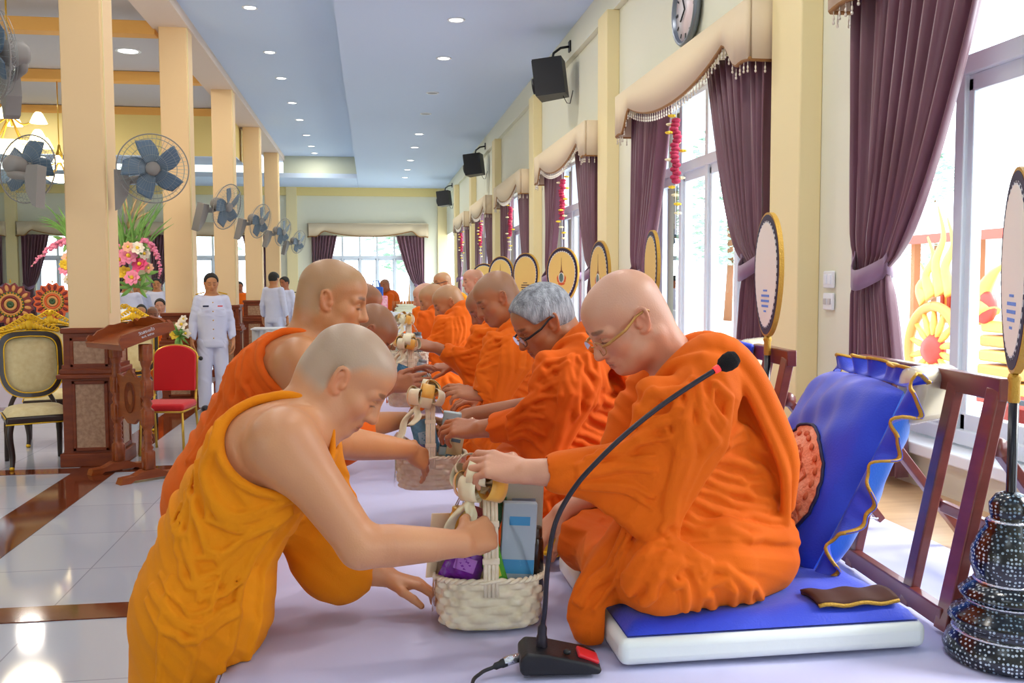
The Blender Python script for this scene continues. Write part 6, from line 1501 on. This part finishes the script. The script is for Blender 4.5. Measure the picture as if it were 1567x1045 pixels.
def wall_fans():
    def make():
        r = empty('wall_fan', (0, 0, 0))
        # local: axis toward -y, bracket to -x side
        g = MB(); g.prism([(-.06, 0), (.05, 0), (.07, -.10), (.05, -.22), (-.02, -.34), (-.06, -.36)], -.05, .05, np.stack([V(1, 0, 0), V(0, 0, 1), V(0, -1, 0)], 1), (-.26, .16, -.02)); g.build('wall_bracket', M_GREY, r)
        g = MB(); g.tube(spline([V(-.24, .16, -.12), V(-.12, .17, -.10), V(0, .16, -.08), V(0, .14, 0)], 12), .035, 10); g.build('arm', M_GREY, r)
        g = MB(); Q = np.stack([V(1, 0, 0), V(0, 0, 1), V(0, -1, 0)], 1); g.lathe([(.001, -.20), (.06, -.20), (.08, -.17), (.085, -.08), (.07, -.04), (.05, -.03), (.001, -.03)], (0, .0, 0), 22, Q); g.build('motor', M_GREY, r)
        g = MB(); g.lathe([(.001, .07), (.05, .07), (.06, .055), (.062, .02), (.05, .0)], (0, 0, 0), 22, Q); hub = g.build('hub', M_GREY, r)
        for k in range(5):
            a = 2*PI*k/5+.45; R2 = Q@Rz(a); g = MB()
            g.grid(lambda u, v: R2@V(.055+.195*u, (v-.5)*(.06+.10*math.sin(PI*min(1, .15+u*.62)))+.045*u*u, .028+.05*(v-.5)*(1-.35*u)), 12, 8, .004); g.build('blade', M_BLADE, r)
        for z0, sgn in ((.0, 1), (-.0, -1)):
            g = MB()
            for k in range(48):
                a = 2*PI*k/48; d = Q@V(math.cos(a), math.sin(a), 0); n_ = Q@V(0, 0, 1)
                g.tube([d*.06+n_*(.085 if sgn > 0 else -.055), d*.2+n_*(.085 if sgn > 0 else -.05), d*.285+n_*(.05 if sgn > 0 else -.01), d*.295+n_*.015], .0013, 3, caps=False)
            for rr, zz in ((.12, .0), (.2, .0), (.26, -.012)):
                g.tube([Q@V(rr*math.cos(a), rr*math.sin(a), (.086 if sgn > 0 else -.054)+(zz if sgn > 0 else -zz)) for a in np.linspace(0, 2*PI, 49)], .0016, 4, caps=False)
            g.build('guard', M_WIRE, r)
        g = MB(); g.tube([Q@V(.297*math.cos(a), .297*math.sin(a), .015) for a in np.linspace(0, 2*PI, 49)], .006, 6, caps=False); g.build('guard_rim', M_GREY, r)
        return r
    f = make(); o = None; grp = 'grey fans on the columns'
    lab = ['on the right of the first column, its blades facing the picture', 'on the right of the second column, seen from the side', 'on the right of the third column', 'on the right of the fourth column', 'on the right of the last column']
    for i, (px, py, Y, yaw, pit) in enumerate(((234, 258, 8.75, .22, .12), (346, 316, 12.75, 1.15, .28), (397, 338, 16.7, 1.15, .28), (432, 355, 20.65, 1.15, .26), (456, 370, 24.6, 1.1, .26))):
        o = f if i == 0 else copy_tree(f); o.location = tuple(onY(px, py, Y)); o.rotation_euler = (0, 0, 0)
        o.rotation_euler = Euler((pit, 0, yaw)); tag(o, 'grey wall fan '+lab[i], 'fan', grp)
    for px, py, Y, yaw, la in ((40, 258, 8.8, 2.7, 'grey wall fan on the left face of the first column, seen from behind'), (-8, 80, 6.6, -.9, 'grey wall fan cut off by the top left corner of the view')):
        o = copy_tree(f); o.location = tuple(onY(px, py, Y)); o.rotation_euler = Euler((.1, 0, yaw)); tag(o, la, 'fan', grp)
def far_table():
    r = empty('table', (.95, 15.4, 0), 0, 'long white-clothed table across the far end of the platform row', 'table')
    z = onY(620, 478, 15)[2]; g = MB(); g.box((-.1, 0, z/2), (2.2, .8, z), b=.01); g.build('tablecloth', mat('cloth_white_far', '#dfe6f2', .8), r)
    Y = 15.2
    def at(n, lab, cat, px, py, fn, m, part):
        p = onY(px, py, Y); o = empty(n, (p[0], p[1], z), 0, lab, cat); g = MB(); fn(g, p[2]-z); g.build(part, m, o)
    at('paper_stack', 'stack of folded pale papers on the far white table', 'papers', 626, 478, lambda g, h: [g.box((.02*math.sin(k*2), 0, .012+.02*k), (.46-.02*k, .3, .02), Rz(.06*math.sin(k*3)), b=.004) for k in range(6)], mat('paper_pale_green', '#e2e6cc', .7), 'sheets')
    at('gift_bag', 'pink patterned bag on the far white table', 'bag', 587, 470, lambda g, h: g.box((0, 0, .13), (.13, .1, .26), b=.015), mat('bag_pink', '#f06c98', .6, nscale=25, col2='#ffd9e2'), 'bag')
    at('shopping_bag', 'blue bag with two handles on the far white table', 'bag', 576, 462, lambda g, h: [g.box((0, .1, .2), (.22, .12, .40), b=.02), g.tube([(-.06, .1, .4), (-.04, .1, .5), (.04, .1, .5), (.06, .1, .4)], .01, 6)], mat('bag_blue', '#1f62c8', .5), 'bag')
    at('offering_tray', 'tray of brown bundles on the far white table', 'tray', 624, 468, lambda g, h: [g.tube([(-.22+.044*k, .15, .0), (-.22+.044*k, .15, .17)], .02, 8) for k in range(11)], mat('bundle_brown', '#b4682c', .6), 'bundle')
    o = empty('side_table', (-1.72, 17.9, 0), 0, 'small table with pleated white skirt between the columns', 'table'); g = MB(); g.box((0, 0, .76), (.9, .6, .03), b=.01); g.grid(lambda u, v: (.45*math.cos(2*PI*u)*(1+.03*math.sin(u*130)), .3*math.sin(2*PI*u)*(1+.03*math.sin(u*130)), .75-.74*v), 260, 3); g.build('skirt', M_WHITE, o)
    p = onZ(455, 500, 0); o = empty('stroller', (onY(455, 455, 24)[0], 24.0, 0), 0, 'black wheeled trolley standing near the far wall', 'trolley'); g = MB(); g.box((0, 0, .75), (.42, .3, .9), b=.04); g.build('body', M_BLACK, o)
    g = MB(); g.tube([(-.18, 0, 1.15), (-.18, .1, 1.35), (.18, .1, 1.35), (.18, 0, 1.15)], .015, 6); g.build('handle', M_BLACK, o)
    for q in (-1, 1): g = MB(); g.lathe([(.001, -.02), (.15, -.02), (.15, .02), (.001, .02)], (q*.2, 0, .15), 18, Ry(PI/2)); g.build('wheel', M_BLACK, o)
    p = onY(461, 433, FAR-.03); o = empty('exit_sign', tuple(p), 0, 'small green sign on the far wall beside the last column', 'sign'); g = MB(); g.box((0, 0, 0), (.22, .03, .14), b=.005); g.build('panel', mat('sign_green', '#7fc88f', .5), o)

# ------------------------------------------------------------------ people at the back
def uniformed(lab, X, Y, H, face, skin, hair=M_HAIRK, h=.009, seated=0.0, jacket=None, mic=False, group='people in white uniforms', mask=False, dark_hair_long=False, extras=True):
    """standing person of height H at X, Y turned to face (radians from -y toward +x); seated: height of the seat"""
    root = wempty('person', (X, Y, 0), lab, 'person', group); fg = Fig(skin, int(X*10)); S = fg.sk
    F = V(math.sin(face), -math.cos(face), 0); Lf = np.cross(V(0, 0, 1), F); k = H/1.72
    B = lambda f, l, z: V(X, Y, 0)+F*f*k+Lf*l*k+V(0, 0, z*k-(seated))
    ear = B(-.0, .077, 1.585); fg.head(ear, F*.99+V(0, 0, -.16 if not seated else -.05), sc=k, side=1, neck=B(-.02, 0, 1.42))
    fg.arm(B(-.01, .165, 1.39), B(-.03, .225, 1.12), B(.03, .245, .87), (.045, .04, .036, .026)); fg.arm(B(-.01, -.165, 1.39), B(-.03, -.225, 1.12), B(.04, -.245, .88), (.045, .04, .036, .026))
    for q in (1, -1): fg.hand(B(.03, q*.25, .87), V(0, 0, -1)+F*.15, Lf*q, thumb=q, curl=(.3, .35, .4, .45) if not (mic and q < 0) else (.9, 1, 1.1, 1.2), bend=(.4, .4, .4, .4) if not (mic and q < 0) else (1, 1, 1, 1), th=(.3, .3))
    S.chain([B(0, 0, .95), B(0, 0, 1.2), B(-.01, 0, 1.4)], [.11, .11, .09], k=.04, sq=(Lf, 1.25))
    for q in (1, -1):
        if not seated: S.chain([B(0, q*.09, .9), B(.0, q*.10, .5), B(-.02, q*.105, .1)], [.075, .055, .04], k=.03)
    fg.body(root, B(0, 0, 0)+V(-.45, -.45, 0), B(0, 0, 1.8)+V(.45, .45, 0), h)
    J = fg.rb; J.chain([B(0, 0, .84), B(.0, 0, 1.02), B(.0, 0, 1.2), B(-.01, 0, 1.36)], [.135, .128, .138, .115], k=.03, sq=(Lf, 1.32), fold=(.003, unit(V(.3, .2, 1)), 40, 1, 1))
    for q in (1, -1): J.chain([B(-.01, q*.155, 1.395), B(-.03, q*.225, 1.12), B(.02, q*.24, .92)], [.062, .052, .045], k=.03, fold=(.004, unit(V(.2, .2, 1)), 70, 1, 1))
    J.cap(B(-.01, 0, 1.40), B(-.012, 0, 1.455), .075, .062, k=.02)
    for q in (1, -1): J.cap(B(.02, q*.25, .915), B(.04, q*.25, .8), .04, .04, k=.005, sub=True)
    J.plane(B(0, 0, .80), V(0, 0, -1)); m = jacket or M_UNIF
    jk = fg.cloth(root, m, B(0, 0, .74)+V(-.42, -.42, 0), B(0, 0, 1.55)+V(.42, .42, 0), h, 'jacket')
    if not seated:
        Tr = Sculpt()
        for q in (1, -1): Tr.chain([B(0, q*.085, .86), B(.01, q*.10, .5), B(-.01, q*.105, .06)], [.105, .085, .078], k=.03, fold=(.005, unit(V(.6, .6, .5)), 45, 1, q))
        Tr.plane(B(0, 0, .05), V(0, 0, -1)); a, b = Tr.mesh(B(0, 0, 0)+V(-.3, -.3, 0), B(0, 0, .98)+V(.3, .3, 0), h); np_mesh('trousers', a, b, m, root)
        for q in (1, -1):
            g = MB(); g.ball(B(.06, q*.11, .04), (.145*k, .05*k, .045*k), frame(F, Lf), n=12, m=8); g.build('shoe', M_SHOE, root)
    if seated:
        Tr = Sculpt(); zs = .86*k-seated
        for q in (1, -1):
            kn = V(X, Y, 0)+F*.46+Lf*q*.12+V(0, 0, zs+.02); Tr.chain([V(X, Y, 0)+Lf*q*.09+V(0, 0, zs+.03), kn], [.11, .08], k=.03); Tr.chain([kn, kn*V(1, 1, 0)+V(0, 0, .06)], [.075, .06], k=.03)
        a, b = Tr.mesh(V(X-.75, Y-.75, 0), V(X+.75, Y+.75, 1.1), h); np_mesh('trousers', a, b, m, root)
        for q in (1, -1): g = MB(); g.ball(V(X, Y, 0)+F*.52+Lf*q*.12+V(0, 0, .045), (.13, .05, .045), frame(F, Lf), n=12, m=8); g.build('shoe', M_SHOE, root)
    if hair is not None: fg.hair(root, hair, h*.8, low=-.03)
    if dark_hair_long:
        g = Sculpt(); g.ell(fg.hl(-.03, 0, .0), V(.10, .095, .15)*k, fg.H); g.ell(fg.hl(.09, 0, -.03), V(.075, .068, .10)*k, fg.H, sub=True); a, b = g.mesh(fg.o-.22, fg.o+.22, h*.8); np_mesh('hair', a, b, M_HAIRK, root)
    if mask:
        g = Sculpt(); g.ell(fg.hl(.06, 0, -.055), V(.066, .068, .05)*k, fg.H); a, b = g.mesh(fg.o-.2, fg.o+.2, h*.6); np_mesh('face_mask', a, b, M_WHITE, root)
    if extras and not seated:
        g = MB()
        for q in (1, -1): g.box(B(-.01, q*.135, 1.472), (.06, .11, .014), frame(F, Lf)@Rx(-q*.25), b=.003)
        g.build('epaulette', M_GOLD, jk)
        g = MB()
        for z in (1.36, 1.25, 1.14, 1.03, .92): g.ball(B(.148-.0*z, 0, z), .008, n=8, m=5)
        g.build('button', M_GOLD, jk)
        g = MB()
        for q in (-1, 1): g.box(B(.150, q*.085, 1.27), (.012, .10, .012), frame(F, Lf)); g.box(B(.148, q*.085, 1.20), (.012, .11, .003), frame(F, Lf))
        g.build('pocket_flap', m, jk)
        g = MB(); g.box(B(.156, -.085, 1.315), (.01, .07, .02), frame(F, Lf)); g.build('medal_ribbon', M_NAVY, jk); g = MB(); g.box(B(.156, .085, 1.315), (.01, .06, .014), frame(F, Lf)); g.build('name_badge', M_RED, jk)
    return B
def people_back():
    B = uniformed('officer in white uniform with gold epaulettes standing beside the second column, microphone in hand', -1.98, 12.3, 1.73, .25, 'tan', h=.0065)
    r = empty('wireless_microphone', tuple(onY(300, 545, 12.1)), 0, 'black handheld microphone with yellow band in the hand of the standing officer', 'microphone'); Q = Ry(2.0)@Rx(.2)
    g = MB(); g.tube([Q@V(0, 0, -.10), Q@V(0, 0, .03)], [.013, .018], 10); g.build('handle', M_BLACK, r); g = MB(); g.lathe([(.019, .03), (.02, .035), (.019, .042)], R=Q, n=12); g.build('yellow_band', mat('band_yellow', '#e8c22c', .4), r); g = MB(); g.ball(Q@V(0, 0, .065), .027); g.build('grille', M_BLACK, r)
    P = lambda x, Y: onY(x, 500, Y)[0]
    uniformed('person in white uniform standing with back turned, near the fourth column', P(420, 18.5), 18.5, 1.80, 2.7, 'tan', h=.011, extras=False)
    uniformed('person in white shirt just behind the back-turned one, by the last column', P(437, 20), 20, 1.72, -.6, 'brown', h=.012, extras=False)
    uniformed('person in white uniform standing between the flowers and the second column', P(242, 19.6), 19.6, 1.70, .1, 'tan', h=.012, extras=False)
    uniformed('person in white whose chest shows under the flowers, first of two', P(196, 16.3), 16.3, 1.72, .3, 'tan', h=.012, extras=False)
    uniformed('person in pale blue-white standing under the flowers, beside the white-clad one', P(212, 17.6), 17.6, 1.66, .1, 'tan', h=.012, extras=False, jacket=mat('shirt_pale_blue', '#b9c4e6', .8))
    uniformed('seated woman in white with dark hair and a white face mask', P(217, 15.2), 15.2, 1.62, .15, 'tan', hair=None, h=.011, seated=.36, mask=True, dark_hair_long=True)
    uniformed('seated young man in white shirt with black hair, beside the masked woman', P(246, 16.7), 16.7, 1.72, .1, 'pale', h=.011, seated=.38)
    uniformed('seated person in white half hidden by the second column', P(264, 17.9), 17.9, 1.68, .1, 'tan', h=.012, seated=.40)
    uniformed('seated man with brown bald head showing above the gilded chair', P(234, 14.4), 14.4, 1.70, .3, 'dark', hair=None, h=.010, seated=.43, jacket=M_ROBE2)
    uniformed('person in orange standing far behind the columns', P(368, 22), 22, 1.62, .2, 'brown', h=.013, extras=False, jacket=M_ROBE)
    # a monk seated far away on the platform at the hall's end
    X = onY(597, 470, 17)[0]; z = onY(597, 470, 17)[2]-.25; root = wempty('person', (X, 17, z), 'small far monk seated behind the white table before the central far window', 'person'); fg = Fig('brown', 3); T = Seat(X, 17, z); g = MB(); g.box((X, 17.05, z/2-.05), (1.6, 1.0, z-.1)); g.build('platform', M_WHITE, kind='structure')
    fg.head(V(X-.02, 16.92, z+.62), V(-.5, -.86, -.1), sc=1.0, side=1, neck=T(0, 0, .47)); fg.body(root, (X-.5, 16.6, z), (X+.5, 17.4, z+.9), .014)
    R = fg.rb; R.chain([T(0, 0, .05), T(0, 0, .25), T(0, 0, .42)], [.2, .17, .14], k=.05, sq=(V(1, 0, 0), 1.2)); R.ell(T(.1, 0, .03), V(.35, .3, .1), k=.05)
    for q in (-1, 1): R.chain([T(0, q*.17, .44), T(.05, q*.24, .2), T(.2, q*.15, .1)], .07, k=.04)
    fg.cloth(root, M_ROBE2, (X-.6, 16.5, z-.15), (X+.6, 17.5, z+.7), .014)

# ------------------------------------------------------------------ outside the windows
def outdoors():
    g = MB(); g.box((32, 14, -.08), (59, 120, .1)); g.build('ground_outside', mat('concrete_pale', '#d9d8d2', .9), kind='structure')
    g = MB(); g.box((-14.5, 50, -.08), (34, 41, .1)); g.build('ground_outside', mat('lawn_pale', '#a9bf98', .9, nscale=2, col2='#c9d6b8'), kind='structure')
    MT = mat('leaf_mass_hazed', '#8fae98', .8, nscale=3, col2='#b9cfc2')  # foliage colour paled to carry distance haze and overexposure
    def tree(x, y, h, lab, seed):
        rnd = random.Random(seed); r = empty('tree', (x, y, 0), 0, lab, 'tree', 'trees outside the windows'); g = MB(); g.tube([(0, 0, 0), (.1, 0, h*.3), (0, .1, h*.7)], [.18, .13, .06], 8); g.build('trunk', M_EMB, r); g = MB()
        for k in range(900):
            t = rnd.random(); a = rnd.uniform(0, 6.28); rr = h*.30*math.sqrt(rnd.random())*math.sin(PI*min(.95, .15+.8*t)); c = V(rr*math.cos(a), rr*math.sin(a), h*(.28+.72*t)); Q = Rz(rnd.uniform(0, 6))@Rx(rnd.uniform(-1, 1))
            w = rnd.uniform(.16, .30); g.raw([c+Q@V(-w, 0, 0), c+Q@V(0, w*.45, .05), c+Q@V(w, 0, -.05), c+Q@V(0, -w*.45, 0)], [(0, 1, 2, 3)])
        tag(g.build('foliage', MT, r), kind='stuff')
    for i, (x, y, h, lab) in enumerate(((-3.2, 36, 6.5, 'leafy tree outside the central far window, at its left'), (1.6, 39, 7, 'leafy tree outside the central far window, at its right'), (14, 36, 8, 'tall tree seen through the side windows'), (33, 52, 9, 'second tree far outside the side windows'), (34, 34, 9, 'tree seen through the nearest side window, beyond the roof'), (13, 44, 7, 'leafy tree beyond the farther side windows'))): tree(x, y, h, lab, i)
    # open pavilion with a red-edged roof
    X = 22; r = empty('pavilion', (X, 30, 0), 0, 'open pavilion with red-edged roof and brown posts outside the nearest window', 'pavilion'); rw = mat('roof_white', '#e9e6e2', .7); rr = mat('roof_edge_red', '#e2584a', .6)
    g = MB(); g.prism([(-1.2, 3.1), (4.5, 5.2), (4.5, 5.35), (-1.2, 3.25)], -11, 12, np.stack([V(1, 0, 0), V(0, 0, 1), V(0, -1, 0)], 1)); g.build('roof', rw, r)
    g = MB(); g.box((-1.22, -.5, 3.15), (.06, 23, .34)); g.build('roof_edge', rr, r)
    for y in (-10.5, -7, -3, 1, 5, 9): g = MB(); g.box((-.6, y, 1.55), (.26, .26, 3.1)); g.build('post', mat('post_brown', '#b5744c', .7) if y == -10.5 else bpy.data.materials['post_brown'], r)
    g = MB(); g.box((4.3, -.5, 2), (.1, 23, 4)); g.build('back_wall', rw, r)
    cart(); fence()
def cart():
    """gilded processional cart with a spoked wheel, standing outside"""
    Y = 10.0; p = onX(1432, 530, 6.4); X, Y = 6.4, p[1]
    r = wempty('processional_cart', (X, Y, 0), 'gilded processional cart with red-hubbed spoked wheel and flame carvings, outside the nearest window', 'cart')
    MY = mat('cart_yellow', '#e3b95e', .45, bump=.2, bscale=40); MO = mat('cart_orange', '#d68f50', .5); MR = mat('cart_red', '#b0403a', .5)
    P = lambda x, y, d=0: onX(x, y, X+d)
    def wheel(cx, cy, rad, name='wheel'):
        c = P(cx, cy); Q = Ry(-PI/2); g = MB(); g.tube([c+Q@V(rad*math.cos(a), rad*math.sin(a), 0) for a in np.linspace(0, 2*PI, 41)], .06, 8, caps=False); w = g.build(name, MO, r)
        for k in range(14):
            a = 2*PI*k/14; g = MB(); g.tube([c+Q@V(.1*math.cos(a), .1*math.sin(a), 0), c+Q@V(rad*.55*math.cos(a), rad*.55*math.sin(a), 0), c+Q@V(rad*.95*math.cos(a), rad*.95*math.sin(a), 0)], [.02, .045, .025], 6); g.build('spoke', MY, w)
        g = MB(); g.lathe([(.17, -.06), (.19, .0), (.12, .09), (.001, .12)], c, 20, Q); g.build('wheel_hub', MR, w)
    wheel(1428, 535, .50); 
    a, b = P(1395, 470), P(1600, 470)
    zt, zb = P(1520, 500)[2], P(1520, 590)[2]
    y0, y1 = P(1620, 520)[1], P(1500, 520)[1]
    for k in range(5):
        g = MB(); z = zb+(zt-zb)*k/4; g.box((X+.5-.04*k, (y0+y1)/2, z), (1.1-.1*k, abs(y1-y0)-.0*k, (zt-zb)/4*.8), b=.03); g.build('body_tier', MY if k % 2 == 0 else MO, r)
    g = MB(); g.box((X+.5, (P(1620, 600)[1]+P(1390, 600)[1])/2, zb-.12), (1.1, P(1390, 600)[1]-P(1620, 600)[1], .14), b=.02); g.build('chassis', MR, r)
    g = MB(); c = P(1440, 465); g.box(c+V(.3, 0, .0), (.3, .55, .45), b=.03); bx = g.build('seat_box', MY, r); g = MB()
    for k in range(4): g.box(c+V(.14, -.2+.13*k, .03), (.03, .05, .26)); 
    g.build('lattice', MR, bx)
    for k, (x, y, h_) in enumerate(((1440, 450, 1.0), (1425, 455, .7), (1455, 450, .85), (1415, 462, .45))):
        c = P(x, y); g = MB(); sp = spline([c, c+V(0, .12, h_*.35), c+V(0, -.02, h_*.65), c+V(0, .1, h_)], 14); g.tube(sp, [.10*(1-i/15)+.008 for i in range(15)], 8, flat=(V(1, 0, 0), .4)); g.build('flame_carving', MY, r)
    c = P(1512, 480); g = MB(); g.tube(spline([c, c+V(0, .1, .2), c+V(0, -.05, .4), c+V(0, -.2, .5)], 14), [.13*(1-i/16) for i in range(15)], 8); g.build('naga_head', MY, r)
    g = MB(); g.ball(P(1507, 470), (.1, .16, .18)); g.build('red_cushion', MR, r)
    for y in (y0+.2, (y0+y1)/2, y1-.1): g = MB(); g.box((X+.5, y, (zb-.19)/2), (.5, .14, max(.05, zb-.19)), b=.01); g.build('support_leg', MR, r)
    c = P(1425, 590); g = MB()
    for k in range(10): a = 2*PI*k/10; g.tube([c, c+V(-.05, .22*math.cos(a), .22*math.sin(a))], [.05, .02], 6)
    st = g.build('sunburst', MY, r); g = MB(); g.ball(c, .09); g.build('boss', MR, st)
def fence():
    r = empty('metal_fence', (4.3, 7.5, 0), 0, 'dark metal fence with rails outside the nearest window', 'fence'); md = mat('fence_dark', '#3f4450', .5)
    for y in (-3, -1.5, 0, 1.5, 3, 4.5): g = MB(); g.tube([(0, y, 0), (0, y, .95)], .035, 8); g.build('post', md, r)
    for z in (.45, .8): g = MB(); g.tube([(0, -3.2, z), (0, 4.7, z)], .02, 6); g.build('rail', md, r)
# ------------------------------------------------------------------ build
structure(); dress_windows(); lights_on_ceiling(); speakers(); clock()
cushions(); pillow(); small_things(); baskets(); fans_row(); furniture(); outdoors()
people_back(); right_row(); left_row()
# ------------------------------------------------------------------ daylight and exposure
W = bpy.data.worlds.new('daylight'); SC.world = W; W.use_nodes = True
bg = W.node_tree.nodes['Background']; bg.inputs['Color'].default_value = (.80, .90, 1, 1); bg.inputs['Strength'].default_value = 5.0
sl = bpy.data.lights.new('sun', 'SUN'); sl.energy = 5.0; sl.angle = math.radians(24); sl.color = (1, .97, .92)
so = bpy.data.objects.new('sun', sl); COL.objects.link(so); so.rotation_euler = Vector((.80, -.12, .62)).to_track_quat('Z', 'Y').to_euler()
SC.cycles.transparent_max_bounces = 40
SC.view_settings.view_transform = 'Standard'; SC.view_settings.look = 'None'; SC.view_settings.gamma = 1; SC.view_settings.exposure = 0
